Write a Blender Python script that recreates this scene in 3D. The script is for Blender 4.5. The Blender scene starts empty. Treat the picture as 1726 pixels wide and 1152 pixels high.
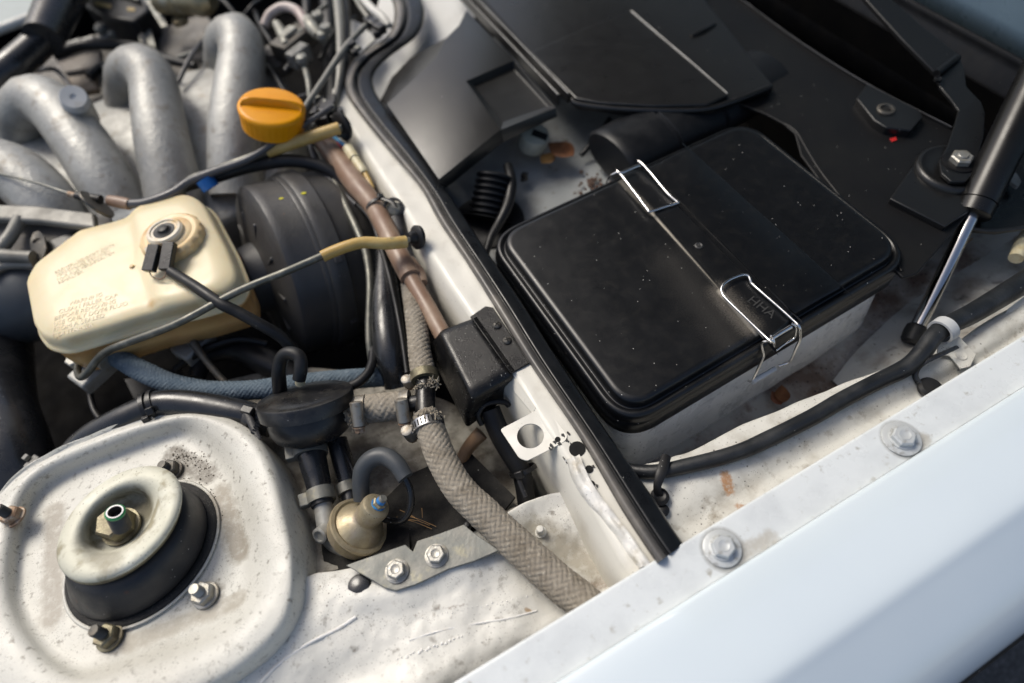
import bpy, bmesh, math, random
from math import sin, cos, pi, hypot, atan2, radians
from mathutils import Vector as Vec, Matrix, noise as mnoise
SC = bpy.context.scene
# ---------------------------------------------------------------- camera, sky, sun, exposure
H = 50.0                      # camera height over the battery lid, centimetres
FPX = 1080.0                  # focal length in photo pixels (photo 1726 wide)
def _n(v): return v.normalized()
cX = _n(Vec((4660, 2323, -1080))); cY = Vec((-981, 1466, -1080)); cY = _n(cY - cX*cX.dot(cY)); cZ = cX.cross(cY)
RC = Matrix((cX, cY, cZ))     # camera -> world rotation
cam_d = bpy.data.cameras.new('camera'); cam = bpy.data.objects.new('camera', cam_d); SC.collection.objects.link(cam)
cam.matrix_world = Matrix.Translation((0, 0, H*.01)) @ RC.to_4x4()
cam_d.sensor_width = 36; cam_d.lens = 36*FPX/1726
cam_d.clip_start = 0.01; cam_d.clip_end = 200
cam_d.dof.use_dof = True; cam_d.dof.focus_distance = 0.575; cam_d.dof.aperture_fstop = 2.1
cam_d.dof.aperture_blades = 7
SC.camera = cam
SUN_EL, SUN_AZ = radians(52), radians(112)      # azimuth measured from +X towards +Y
w = bpy.data.worlds.new('World'); SC.world = w; w.use_nodes = True
nt = w.node_tree; bg = nt.nodes['Background']
sky = nt.nodes.new('ShaderNodeTexSky'); sky.sky_type = 'NISHITA'; sky.sun_disc = False
sky.sun_elevation = SUN_EL; sky.sun_rotation = pi/2 - SUN_AZ
sky.air_density = 1.0; sky.dust_density = 4.0; sky.ozone_density = 1.0
nt.links.new(sky.outputs[0], bg.inputs[0]); bg.inputs[1].default_value = 0.12
sl = bpy.data.lights.new('sun', 'SUN'); sun = bpy.data.objects.new('sun', sl); SC.collection.objects.link(sun)
sl.energy = 1.9; sl.angle = radians(24); sl.color = (1, .955, .86)
sdir = Vec((cos(SUN_EL)*cos(SUN_AZ), cos(SUN_EL)*sin(SUN_AZ), sin(SUN_EL)))
sun.rotation_euler = sdir.to_track_quat('Z', 'Y').to_euler(); sun.location = (0, 0, 3)
SC.view_settings.view_transform = 'Standard'; SC.view_settings.look = 'None'
SC.view_settings.exposure = 0.28; SC.view_settings.gamma = 1; SC.view_settings.use_curve_mapping = False
SC.render.engine = 'CYCLES'

# ---------------------------------------------------------------- helpers (all lengths in cm)
CAMP = Vec((0, 0, H))
def V(px, py, z=0.0):
    """point of the place seen at photo pixel (px, py) that lies z cm above the battery lid plane"""
    d = RC @ Vec((px-863, 576-py, -FPX)); t = (z-H)/d.z
    return Vec((d.x*t, d.y*t, z))
def VS(l): return [V(*p[:3]) for p in l]
def cpp(p):
    """cm per photo pixel at world point p"""
    return -(RC.transposed() @ (p-CAMP)).z/FPX
def cr(pts, n, closed=False):
    """Catmull-Rom resample of a list of vectors (any length) to n points (open) / n points (closed)"""
    m = len(pts); out = []
    segs = m if closed else m-1
    # arc length parametrised
    fine = []
    for i in range(segs):
        if closed: p0, p1, p2, p3 = pts[i-1], pts[i], pts[(i+1) % m], pts[(i+2) % m]
        else: p0, p1, p2, p3 = pts[max(i-1, 0)], pts[i], pts[i+1], pts[min(i+2, m-1)]
        for k in range(8):
            t = k/8
            fine.append(.5*((2*p1)+(p2-p0)*t+(2*p0-5*p1+4*p2-p3)*t*t+(3*p1-p0-3*p2+p3)*t**3))
    if not closed: fine.append(pts[-1].copy())
    else: fine.append(fine[0].copy())
    d = [0]
    for a, b in zip(fine, fine[1:]): d.append(d[-1]+(b-a).length)
    tot = d[-1]; j = 0
    cnt = n if closed else n-1
    for i in range(n):
        s = tot*i/cnt
        while j < len(d)-2 and d[j+1] < s: j += 1
        L = d[j+1]-d[j]; u = (s-d[j])/L if L > 1e-9 else 0
        out.append(fine[j].lerp(fine[j+1], max(0, min(1, u))))
    return out
COL = SC.collection
ROOTS = []
def mkmesh(name, verts, faces, uvs=None, smooth=True, sharp=35, face_cam=None):
    me = bpy.data.meshes.new(name)
    me.from_pydata([Vec(v)*.01 for v in verts], [], faces); me.update()
    if uvs:
        ul = me.uv_layers.new(name='UVMap')
        for l in me.loops: ul.data[l.index].uv = uvs[l.vertex_index] if not callable(uvs) else uvs(l)
    bm = bmesh.new(); bm.from_mesh(me)
    bmesh.ops.recalc_face_normals(bm, faces=bm.faces)
    if face_cam == 'each':
        for f in bm.faces:
            if f.normal.dot(CAMP*.01-f.calc_center_median()) < 0: f.normal_flip()
    elif face_cam:
        s = sum(f.normal.dot((CAMP*.01-f.calc_center_median()).normalized())*f.calc_area() for f in bm.faces)
        if s < 0:
            for f in bm.faces: f.normal_flip()
    bm.to_mesh(me); bm.free()
    for p in me.polygons: p.use_smooth = smooth
    if smooth and sharp: me.set_sharp_from_angle(angle=radians(sharp))
    return me
class T:
    """a thing: an Empty with parts. M given: parts are modelled in local cm; else in world cm and re-based at the end"""
    def __init__(s, name, label, cat, group=None, M=None, kind=None):
        s.o = bpy.data.objects.new(name, None); COL.objects.link(s.o); s.o.empty_display_size = .01
        s.M = M
        if M is not None:
            m = M.copy(); m.translation = M.translation*.01; s.o.matrix_world = m
        if label: s.o['label'] = label
        if cat: s.o['category'] = cat
        if group: s.o['group'] = group
        if kind: s.o['kind'] = kind
        ROOTS.append(s)
    def add(s, name, me, m, parent=None, label=None, mods=None, kind=None):
        o = bpy.data.objects.new(name, me); COL.objects.link(o)
        o.parent = parent or s.o
        if m: me.materials.clear(); me.materials.append(m)
        if label: o['label'] = label
        if kind: o['kind'] = kind
        for md in (mods or []): md(o)
        return o
def single(name, label, cat, me, m, group=None, kind=None, mods=None):
    o = bpy.data.objects.new(name, me); COL.objects.link(o); me.materials.append(m)
    if label: o['label'] = label
    if cat: o['category'] = cat
    if group: o['group'] = group
    if kind: o['kind'] = kind
    vs = [v.co for v in me.vertices]
    c = Vec((sum(v.x for v in vs)/len(vs), sum(v.y for v in vs)/len(vs), min(v.z for v in vs)))
    me.transform(Matrix.Translation(-c)); o.location = c
    for md in (mods or []): md(o)
    return o
def dup(t, M, label=None, scale=1):
    r = t.o.copy(); COL.objects.link(r)
    m = M.copy(); m.translation = M.translation*.01; r.matrix_world = m @ Matrix.Scale(scale, 4)
    if label: r['label'] = label
    for ch in t.o.children:
        c = ch.copy(); COL.objects.link(c); c.parent = r
        for g in ch.children:
            d = g.copy(); COL.objects.link(d); d.parent = c
    return r
def bevel(wd=.15, seg=3, ang=30):
    def f(o):
        b = o.modifiers.new('bevel', 'BEVEL'); b.width = wd*.01; b.segments = seg; b.limit_method = 'ANGLE'; b.angle_limit = radians(ang)
        b.harden_normals = False
    return f
def solid(th=.15, off=-1):
    def f(o):
        b = o.modifiers.new('solid', 'SOLIDIFY'); b.thickness = th*.01; b.offset = off
    return f
def subd(n=1):
    def f(o):
        b = o.modifiers.new('sub', 'SUBSURF'); b.levels = n; b.render_levels = n
    return f
def frame(A, B, hint=None):
    z = (B-A).normalized(); h = hint or (CAMP-A)
    x = (h - z*h.dot(z)); x = x.normalized() if x.length > 1e-6 else z.orthogonal().normalized()
    y = z.cross(x)
    m = Matrix((x, y, z)).transposed().to_4x4(); m.translation = A
    return m
def up(px, py, z, rot=0):
    return Matrix.Translation(V(px, py, z)) @ Matrix.Rotation(rot, 4, 'Z')
def tube(pts, r, seg=14, n=None, caps=True, flat=1.0, smoothp=True, name='tube'):
    """pts: world vectors; r: number or list (cm)"""
    rr = r if isinstance(r, (list, tuple)) else [r]*len(pts)
    P4 = [Vec((p.x, p.y, p.z, q)) for p, q in zip(pts, rr)]
    L = sum((a-b).length for a, b in zip(pts, pts[1:]))
    n = n or max(4, min(160, int(L/(max(rr)*.45))+6))
    P4 = cr(P4, n) if smoothp else P4; n = len(P4)
    P = [Vec(p[:3]) for p in P4]; R_ = [max(.01, p[3]) for p in P4]
    tg = [(P[min(i+1, n-1)]-P[max(i-1, 0)]).normalized() for i in range(n)]
    nv = tg[0].orthogonal().normalized() if abs(tg[0].z) > .9 else (Vec((0, 0, 1))-tg[0]*tg[0].z).normalized()
    vs, uvs, fs = [], [], []; s = 0
    for i in range(n):
        if i: s += (P[i]-P[i-1]).length
        nv = (nv-tg[i]*nv.dot(tg[i])).normalized(); bn = tg[i].cross(nv)
        for k in range(seg):
            a = 2*pi*k/seg
            vs.append(P[i]+(nv*cos(a)*flat+bn*sin(a))*R_[i]); uvs.append((s, k/seg))
    for i in range(n-1):
        for k in range(seg):
            fs.append((i*seg+k, i*seg+(k+1) % seg, (i+1)*seg+(k+1) % seg, (i+1)*seg+k))
    if caps:
        fs.append(tuple(range(seg))[::-1]); fs.append(tuple((n-1)*seg+k for k in range(seg)))
    return mkmesh(name, vs, fs, uvs)
def ptube(pts, rpx, **k):
    """pts (px,py,z[,rpx]) -> tube with radius given in photo pixels"""
    W = VS(pts); rr = [(p[3] if len(p) > 3 else rpx)*cpp(q) for p, q in zip(pts, W)]
    return tube(W, rr, **k)
def braid(pts, rpx, strands=10, pitch=None, name='braid', amp=.09, wd=4):
    """woven sleeve: real over/under relief of two helical strand families"""
    W = VS(pts); rr = [(p[3] if len(p) > 3 else rpx)*cpp(q) for p, q in zip(pts, W)]
    r0 = sum(rr)/len(rr); L = sum((a-b).length for a, b in zip(W, W[1:]))*1.02
    seg = strands*wd*2; pitch = pitch or 2*pi*r0*.85
    dn = 2*pi*r0/seg*1.1; n = int(L/dn)
    P4 = cr([Vec((p.x, p.y, p.z, q)) for p, q in zip(W, rr)], n)
    P = [Vec(p[:3]) for p in P4]; vs, fs, uvs = [], [], []; s = 0
    tg = [(P[min(i+1, n-1)]-P[max(i-1, 0)]).normalized() for i in range(n)]
    nv = (Vec((0, 0, 1))-tg[0]*tg[0].z).normalized()
    for i in range(n):
        if i: s += (P[i]-P[i-1]).length
        nv = (nv-tg[i]*nv.dot(tg[i])).normalized(); bn = tg[i].cross(nv)
        for k in range(seg):
            u = k/seg
            a = strands*(u + s/pitch); b = strands*(u - s/pitch)
            ia, ib = math.floor(a), math.floor(b); fa, fb = a-ia-.5, b-ib-.5
            # herringbone 2-over 2-under
            over = ((ia - ib) % 4) < 2
            ha = max(0, 1-(2*fa)**2)**.5; hb = max(0, 1-(2*fb)**2)**.5
            h = (ha*(.75+.25*cos(pi*fb)) if over else hb*(.75+.25*cos(pi*fa)))
            nz = mnoise.noise(Vec((s*2.2, u*18, 3.1)))*.22
            R_ = P4[i][3]*(1+.03*mnoise.noise(Vec((s*.5, 0, 1)))) + amp*(h-.55+nz)
            an = 2*pi*u
            vs.append(P[i]+(nv*cos(an)+bn*sin(an))*R_); uvs.append((s, u))
    for i in range(n-1):
        for k in range(seg):
            fs.append((i*seg+k, i*seg+(k+1) % seg, (i+1)*seg+(k+1) % seg, (i+1)*seg+k))
    fs.append(tuple(range(seg))[::-1]); fs.append(tuple((n-1)*seg+k for k in range(seg)))
    return mkmesh(name, vs, fs, uvs, sharp=None)
def lathe(prof, seg=40, M=None, caps=True, name='lathe', knurl=None, sharp=35):
    """prof: list of (r, z); knurl(z,r,angle)->extra radius"""
    vs, fs = [], []; n = len(prof)
    for (r, z) in prof:
        for k in range(seg):
            a = 2*pi*k/seg; q = r+(knurl(z, r, a) if knurl else 0)
            vs.append(Vec((q*cos(a), q*sin(a), z)))
    for i in range(n-1):
        for k in range(seg):
            fs.append((i*seg+k, i*seg+(k+1) % seg, (i+1)*seg+(k+1) % seg, (i+1)*seg+k))
    if caps:
        fs.append(tuple(range(seg))[::-1]); fs.append(tuple((n-1)*seg+k for k in range(seg)))
    if M is not None: vs = [M @ v for v in vs]
    return mkmesh(name, vs, fs, sharp=sharp)
def rings(rs, n=64, caps=(False, True), closed=True, name='loft', sharp=35, spline=True, face_cam=None):
    """loft through closed outlines (lists of world vectors)"""
    vs, fs = [], []
    for r in rs: vs += (cr(r, n, True) if spline else r)
    n = n if spline else len(rs[0])
    for i in range(len(rs)-1):
        for k in range(n):
            fs.append((i*n+k, i*n+(k+1) % n, (i+1)*n+(k+1) % n, (i+1)*n+k))
    if caps[0]: fs.append(tuple(range(n))[::-1])
    if caps[1]: fs.append(tuple((len(rs)-1)*n+k for k in range(n)))
    return mkmesh(name, vs, fs, sharp=sharp, face_cam=face_cam)
def rpoly(pts, rad, k=6):
    """round the corners of a closed world polygon; rad number or list"""
    out = []; m = len(pts)
    for i in range(m):
        r = rad[i] if isinstance(rad, (list, tuple)) else rad
        a, b, c = pts[i-1], pts[i], pts[(i+1) % m]
        d1, d2 = (a-b), (c-b); r1 = min(r, d1.length*.45, d2.length*.45)
        p, q = b+d1.normalized()*r1, b+d2.normalized()*r1
        for j in range(k+1):
            t = j/k; out.append(p*(1-t)**2+b*2*t*(1-t)+q*t*t)
    return out
def inset(pts, d, z=None):
    """offset a closed outline in XY by d (inwards positive); z sets the height"""
    m = len(pts); area = sum(pts[i].x*pts[(i+1) % m].y-pts[(i+1) % m].x*pts[i].y for i in range(m)); sg = 1 if area > 0 else -1
    out = []
    for i in range(m):
        a, c = pts[i-1], pts[(i+1) % m]
        t = Vec((c.x-a.x, c.y-a.y, 0)); t.normalize() if t.length else None
        nrm = Vec((-t.y, t.x, 0))*sg
        q = pts[i]+nrm*d
        out.append(Vec((q.x, q.y, q.z if z is None else z)))
    return out
def dz(pts, h): return [p+Vec((0, 0, h)) for p in pts]
def sheet(rows, n=60, m=None, name='sheet', disp=None, face_cam=True, sharp=50):
    """open surface through rows of world points (splined both ways)"""
    R1 = [cr(r, n) for r in rows]
    m = m or (len(rows)-1)*6+1
    cols = [cr([R1[j][i] for j in range(len(R1))], m) for i in range(n)]
    vs = [cols[i][j] for j in range(m) for i in range(n)]
    if disp: vs = [disp(v, (k % n)/(n-1), (k//n)/(m-1)) for k, v in enumerate(vs)]
    fs = [(j*n+i, j*n+i+1, (j+1)*n+i+1, (j+1)*n+i) for j in range(m-1) for i in range(n-1)]
    uv = [((k % n)/(n-1), (k//n)/(m-1)) for k in range(n*m)]
    return mkmesh(name, vs, fs, uv, face_cam=face_cam, sharp=sharp)
def shell(V0, F, name='shell', smooth=False):
    """faces over a dict/list of world points; normals turned to the viewer side"""
    return mkmesh(name, V0, F, smooth=smooth, face_cam='each')
def plate(pts, th=.2, name='plate'):
    """a slab: world outline as its top face, thickness downwards"""
    n = len(pts); vs = list(pts)+dz(pts, -th)
    fs = [tuple(range(n)), tuple(range(2*n-1, n-1, -1))]+[(i, i+n, (i+1) % n+n, (i+1) % n) for i in range(n)]
    return mkmesh(name, vs, fs, smooth=True, sharp=30)
def holeplate(outer, c, r, th=.2, n=72, name='plate'):
    """slab with a round hole: outer outline (world, roughly planar), centre c"""
    O = []; per = []
    m = len(outer)
    for i in range(m):
        a, b = outer[i], outer[(i+1) % m]; k = max(2, int((b-a).length*6))
        O += [a.lerp(b, j/k) for j in range(k)]
    n = len(O); I = []
    for p in O:
        d = Vec((p.x-c.x, p.y-c.y, 0)).normalized(); I.append(Vec((c.x+d.x*r, c.y+d.y*r, c.z)))
    vs = O+I+dz(O, -th)+dz(I, -th); fs = []
    for i in range(n):
        j = (i+1) % n
        fs += [(i, j, n+j, n+i), (2*n+i, 3*n+i, 3*n+j, 2*n+j), (i, 2*n+i, 2*n+j, j), (n+i, n+j, 3*n+j, 3*n+i)]
    return mkmesh(name, vs, fs, sharp=30)
def box(c, sx, sy, sz, M=None, name='box'):
    M = M or Matrix.Identity(4)
    vs = [M @ (Vec(c)+Vec((x*sx/2, y*sy/2, z*sz/2))) for x in (-1, 1) for y in (-1, 1) for z in (-1, 1)]
    return mkmesh(name, vs, [(0, 1, 3, 2), (4, 6, 7, 5), (0, 4, 5, 1), (2, 3, 7, 6), (0, 2, 6, 4), (1, 5, 7, 3)], smooth=True, sharp=30)
def joinm(*ms):
    """several pieces of ONE part into one mesh"""
    bm = bmesh.new()
    for m in ms: bm.from_mesh(m)
    me = bpy.data.meshes.new(ms[0].name); bm.to_mesh(me); bm.free()
    for m in ms: bpy.data.meshes.remove(m)
    return me
def hexm(r, h, z0=0, M=None, ch=.12, name='hex'):
    """hexagonal prism, chamfered on top"""
    vs = []
    for (rr, z) in ((r, z0), (r, z0+h-ch*r), (r*.86, z0+h)):
        for k in range(6):
            a = pi/3*k; vs.append(Vec((rr*cos(a), rr*sin(a), z)))
    fs = [tuple(range(5, -1, -1)), tuple(range(12, 18))]+[(i*6+k, i*6+(k+1) % 6, (i+1)*6+(k+1) % 6, (i+1)*6+k) for i in (0, 1) for k in range(6)]
    if M is not None: vs = [M @ v for v in vs]
    return mkmesh(name, vs, fs, smooth=False)

# ---------------------------------------------------------------- materials
MATS = {}
def mat(name, col, rough=.5, metal=0., spec=.5, mott=None, specks=None, dust=0., bump=None, coat=0., sss=0., rv=.12, aniso=None, bump2=None):
    """mott: (colour2, scale, lo, hi) patches; specks: list of (colour, scale, size, share); dust: tiny pale dots share"""
    if name in MATS: return MATS[name]
    m = bpy.data.materials.new(name); m.use_nodes = True; N = m.node_tree.nodes; L = m.node_tree.links
    b = N['Principled BSDF']; tc = N.new('ShaderNodeTexCoord').outputs['Object']
    b.inputs['Roughness'].default_value = rough; b.inputs['Metallic'].default_value = metal
    b.inputs['Specular IOR Level'].default_value = spec
    if coat: b.inputs['Coat Weight'].default_value = coat; b.inputs['Coat Roughness'].default_value = .04
    if sss: b.inputs['Subsurface Weight'].default_value = sss; b.inputs['Subsurface Radius'].default_value = (.01, .006, .003)
    rgb = N.new('ShaderNodeRGB'); rgb.outputs[0].default_value = (*col, 1); cur = rgb.outputs[0]
    def noise(scale, det=6, rg=.6):
        n = N.new('ShaderNodeTexNoise'); n.inputs['Scale'].default_value = scale; n.inputs['Detail'].default_value = det; n.inputs['Roughness'].default_value = rg
        L.new(tc, n.inputs['Vector']); return n.outputs[0]
    def rng(src, lo, hi, a=0, c=1):
        r = N.new('ShaderNodeMapRange'); r.clamp = True
        for i, v in ((1, lo), (2, hi), (3, a), (4, c)): r.inputs[i].default_value = v
        L.new(src, r.inputs[0]); return r.outputs[0]
    def mix(fac, c2):
        nonlocal cur
        x = N.new('ShaderNodeMix'); x.data_type = 'RGBA'
        L.new(fac, x.inputs[0]); L.new(cur, x.inputs[6]); x.inputs[7].default_value = (*c2, 1); cur = x.outputs[2]
    def mul(a, c):
        x = N.new('ShaderNodeMath'); x.operation = 'MULTIPLY'; L.new(a, x.inputs[0])
        if isinstance(c, (int, float)): x.inputs[1].default_value = c
        else: L.new(c, x.inputs[1])
        return x.outputs[0]
    for mm in ([mott] if mott and not isinstance(mott, list) else (mott or [])):
        c2, s, lo, hi = mm; mix(rng(noise(s), lo, hi), c2)
    for sp in (specks or []):
        c2, s, size, share = sp
        v = N.new('ShaderNodeTexVoronoi'); v.inputs['Scale'].default_value = s; v.inputs['Randomness'].default_value = 1
        L.new(tc, v.inputs['Vector'])
        dist = rng(v.outputs['Distance'], size, size*.5)
        sx = N.new('ShaderNodeSeparateColor'); L.new(v.outputs['Color'], sx.inputs[0])
        sel = rng(sx.outputs[0], 1-share, 1-share*.8)
        pat = rng(noise(s*.06, 3), .42, .62)
        mix(mul(mul(dist, sel), pat), c2)
    if dust:
        v = N.new('ShaderNodeTexVoronoi'); v.inputs['Scale'].default_value = 260; L.new(tc, v.inputs['Vector'])
        sx = N.new('ShaderNodeSeparateColor'); L.new(v.outputs['Color'], sx.inputs[0])
        sel = rng(sx.outputs[1], 1-dust, 1-dust+.01)
        sz = rng(sx.outputs[2], 0, 1, .03, .12)
        lt = N.new('ShaderNodeMath'); lt.operation = 'LESS_THAN'; L.new(v.outputs['Distance'], lt.inputs[0]); L.new(sz, lt.inputs[1])
        mix(mul(lt.outputs[0], sel), (.5, .49, .46))
    L.new(cur, b.inputs['Base Color'])
    L.new(rng(noise(45, 5), .3, .7, max(0.02, rough-rv), min(1, rough+rv)), b.inputs['Roughness'])
    prev = None
    for bb in [x for x in (bump, bump2) if x]:
        s, st = bb
        bn = N.new('ShaderNodeBump'); bn.inputs['Strength'].default_value = st; bn.inputs['Distance'].default_value = .001
        L.new(noise(s, 4), bn.inputs['Height'])
        if prev: L.new(prev, bn.inputs['Normal'])
        prev = bn.outputs[0]
    if prev: L.new(prev, b.inputs['Normal'])
    MATS[name] = m; return m
WHITE = (.70, .69, .65)
M_bodyw = mat('dusty_white_paint', (.63, .62, .57), .45, mott=[((.47, .455, .40), 10, .52, .8), ((.27, .25, .215), 110, .59, .74)], specks=[((.05, .045, .04), 520, .3, .3), ((.09, .07, .05), 230, .2, .16), ((.16, .13, .1), 900, .35, .3)], bump=(350, .25), bump2=(60, .3))
M_tower = mat('strut_tower_paint', (.59, .58, .525), .45, mott=[((.48, .465, .41), 9, .45, .75), ((.25, .235, .20), 150, .58, .70)], specks=[((.04, .038, .034), 300, .2, .4), ((.05, .045, .04), 620, .26, .4), ((.1, .09, .07), 1100, .35, .28)], bump=(380, .3), bump2=(90, .15))
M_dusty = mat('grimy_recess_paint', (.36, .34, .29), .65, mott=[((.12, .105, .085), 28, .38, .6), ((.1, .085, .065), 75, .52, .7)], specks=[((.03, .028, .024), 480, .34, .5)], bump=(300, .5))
M_beam = mat('cream_flange_paint', (.66, .64, .57), .38, mott=[((.46, .43, .36), 18, .55, .8)], specks=[((.08, .07, .05), 420, .2, .12)], bump=(220, .1))
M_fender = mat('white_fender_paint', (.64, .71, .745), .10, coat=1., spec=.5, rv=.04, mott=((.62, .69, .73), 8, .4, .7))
M_lip = mat('fender_lip_paint', (.66, .69, .69), .3, mott=[((.51, .535, .545), 16, .45, .75), ((.38, .37, .33), 110, .6, .74)], specks=[((.1, .09, .08), 300, .16, .08)], rv=.1, bump=(200, .05))
M_floor = mat('dirty_channel_paint', (.36, .35, .33), .6, mott=[((.13, .09, .07), 18, .42, .62), ((.12, .065, .045), 45, .58, .75)], specks=[((.012, .01, .01), 300, .4, .4)], bump=(160, .5))
M_bay = mat('shade_black_bay', (.003, .003, .0033), .8, spec=.05, mott=((.006, .0055, .005), 20, .4, .7), bump=(90, .4))  # near-black colour stands in for the shade deep in the bay
M_lid = mat('satin_black_plastic', (.0045, .0052, .0066), .32, spec=.42, dust=.2, mott=((.009, .009, .009), 90, .5, .8), bump=(900, .03), rv=.04)
M_cowl = mat('black_cowl_plastic', (.0065, .0066, .0075), .45, spec=.25, dust=.05, mott=((.010, .010, .010), 16, .4, .75), bump=(700, .12), rv=.03)
M_shroud = mat('faded_shroud_plastic', (.012, .0118, .0115), .34, spec=.6, mott=((.018, .0175, .016), 14, .4, .75), dust=.03, bump=(600, .1), rv=.03)
M_rub = mat('black_rubber', (.009, .0095, .011), .45, spec=.35, dust=.08, mott=((.02, .019, .018), 40, .45, .75), bump=(500, .12))
M_seal = mat('seal_bead_rubber', (.09, .084, .078), .36, mott=((.19, .17, .145), 30, .42, .7), bump=(300, .1), spec=.5)
M_boost = mat('booster_black_paint', (.052, .051, .052), .42, dust=.06, mott=[((.08, .075, .065), 18, .42, .75)], bump=(420, .35), specks=[((.2, .09, .04), 130, .14, .04)])
M_valve = mat('valve_black_plastic', (.012, .012, .013), .33, spec=.5, dust=.1, mott=((.045, .042, .037), 60, .48, .75), bump=(600, .15))
M_relay = mat('relay_black_plastic', (.006, .006, .0065), .3, spec=.35, dust=.4, specks=[((.3, .3, .28), 620, .3, .16)], mott=((.03, .029, .026), 70, .5, .8), bump=(800, .2))
M_res = mat('cream_reservoir_plastic', (.70, .61, .40), .4, sss=.4, mott=[((.70, .56, .32), 22, .5, .8)], bump=(260, .04), specks=[((.35, .26, .13), 200, .12, .05)])
M_resamb = mat('amber_reservoir_plastic', (.70, .43, .17), .4, sss=.3, mott=((.6, .33, .13), 30, .4, .7))
M_cap = mat('reservoir_cap_plastic', (.72, .55, .31), .42, sss=.2, mott=((.6, .38, .17), 60, .45, .7))
M_alu = mat('cast_aluminium', (.37, .37, .35), .5, metal=.3, mott=[((.22, .22, .21), 10, .4, .7), ((.22, .2, .17), 50, .55, .72)], bump=(140, .9), rv=.1, specks=[((.12, .11, .1), 160, .25, .3)])
M_galv = mat('galvanised_bracket', (.17, .175, .16), .5, metal=.3, mott=[((.22, .215, .19), 50, .4, .65), ((.3, .28, .2), 110, .55, .75)], bump=(300, .3))
M_zinc = mat('zinc_bolt', (.36, .355, .33), .45, metal=.6, mott=((.32, .29, .23), 140, .45, .7), bump=(500, .3))
M_bright = mat('bright_wire_steel', (.72, .71, .70), .22, metal=1., rv=.08, mott=((.5, .48, .45), 120, .6, .8))
M_chrome = mat('chrome_rod', (.5, .5, .5), .12, metal=1., rv=.04)
M_pipe = mat('brake_pipe_steel', (.12, .12, .105), .45, metal=.7, mott=((.26, .25, .21), 60, .5, .75))
M_gold = mat('yellow_zinc_plating', (.42, .36, .24), .5, metal=.55, mott=[((.33, .27, .17), 90, .4, .65), ((.42, .36, .3), 40, .5, .7)], specks=[((.1, .075, .05), 500, .3, .35)], bump=(400, .35))
M_ring = mat('worn_strut_washer', (.56, .55, .45), .62, metal=.1, mott=[((.33, .30, .21), 45, .52, .62), ((.7, .69, .6), 25, .5, .7)], specks=[((.12, .1, .06), 420, .3, .3)], bump=(350, .3))
M_olive = mat('olive_zinc', (.22, .20, .13), .45, metal=.6, mott=((.12, .1, .07), 140, .4, .7), bump=(400, .4))
M_dkst = mat('grimy_dark_steel', (.09, .085, .075), .5, metal=.5, mott=((.16, .13, .1), 110, .5, .75), bump=(400, .5))
M_blueh = mat('blue_textile_braid', (.12, .155, .185), .85, spec=.15, mott=[((.07, .10, .13), 60, .45, .7), ((.19, .225, .255), 200, .55, .75)], bump=(1200, .3))
M_beige = mat('dirty_textile_braid', (.27, .24, .195), .85, spec=.2, mott=[((.17, .145, .11), 50, .45, .7), ((.43, .39, .32), 220, .55, .75), ((.08, .07, .06), 90, .64, .72)], bump=(1200, .4))
M_brown = mat('brown_conduit', (.22, .135, .09), .42, mott=((.33, .24, .17), 40, .45, .75), bump=(250, .06))
M_tan = mat('yellow_sleeve', (.50, .33, .10), .35, sss=.1, mott=[((.58, .44, .19), 30, .5, .7), ((.22, .2, .13), 55, .62, .68)])
M_orange = mat('orange_oil_cap_plastic', (.80, .33, .003), .38, spec=.35, mott=((.72, .27, .003), 40, .45, .75), bump=(200, .05), rv=.08)
M_blue = mat('blue_plastic', (.015, .13, .42), .4)
M_bluep = mat('blue_seal_paint', (.02, .16, .45), .5, mott=((.05, .3, .6), 300, .5, .6))
M_green = mat('green_paint_mark', (.03, .22, .08), .4)
M_rustb = mat('rusty_screw', (.25, .16, .10), .55, metal=.4, mott=((.4, .34, .27), 200, .45, .65), bump=(500, .5))
M_red = mat('red_plastic', (.5, .02, .02), .4)
M_black = mat('dark_void', (.004, .004, .004), .9)
M_leaf = mat('dry_leaf', (.19, .07, .02), .7, mott=((.1, .035, .012), 80, .4, .7))
M_twig = mat('dry_needle', (.3, .18, .08), .7)
M_wclip = mat('white_nylon_clip', (.48, .49, .49), .4, mott=((.4, .38, .34), 60, .55, .75))
M_mat = mat('black_felt_pad', (.012, .012, .0125), .85, spec=.15, bump=(700, .6), dust=.06, mott=((.035, .033, .03), 40, .4, .7))
M_asph = mat('asphalt', (.04, .04, .04), .9, mott=((.10, .10, .10), 180, .5, .62), bump=(120, .8))
M_hood = mat('hood_sky_tinted_white', (.42, .57, .66), .3, coat=.4)  # white hood with its blue sky reflection tinted into the base colour
M_soot = mat('sooty_black', (.02, .019, .018), .8, specks=[((.16, .15, .13), 900, .4, .5)], bump=(600, .8))
M_gray = mat('grey_connector', (.22, .22, .205), .5, mott=((.12, .115, .1), 80, .4, .7))
M_pvc = mat('grey_wire', (.075, .075, .08), .4)
M_chip = mat('chipped_paint', (.02, .02, .02), .6)
M_flake = mat('clean_white_seam', (.74, .73, .70), .35, bump=(200, .4), mott=((.55, .5, .42), 60, .58, .75))
# ================================================================= SETTING
def ground():
    me = mkmesh('g', [(-3000, -3000, -72), (3000, -3000, -72), (3000, 3000, -72), (-3000, 3000, -72)], [(0, 1, 2, 3)], smooth=False, face_cam='each')
    o = single('ground', None, None, me, M_asph, kind='structure')
ground()
# ================================================================= CAR BODY
car = T('car_body', 'white car body of the open engine bay with fender, strut tower and flange', 'car body')
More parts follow.
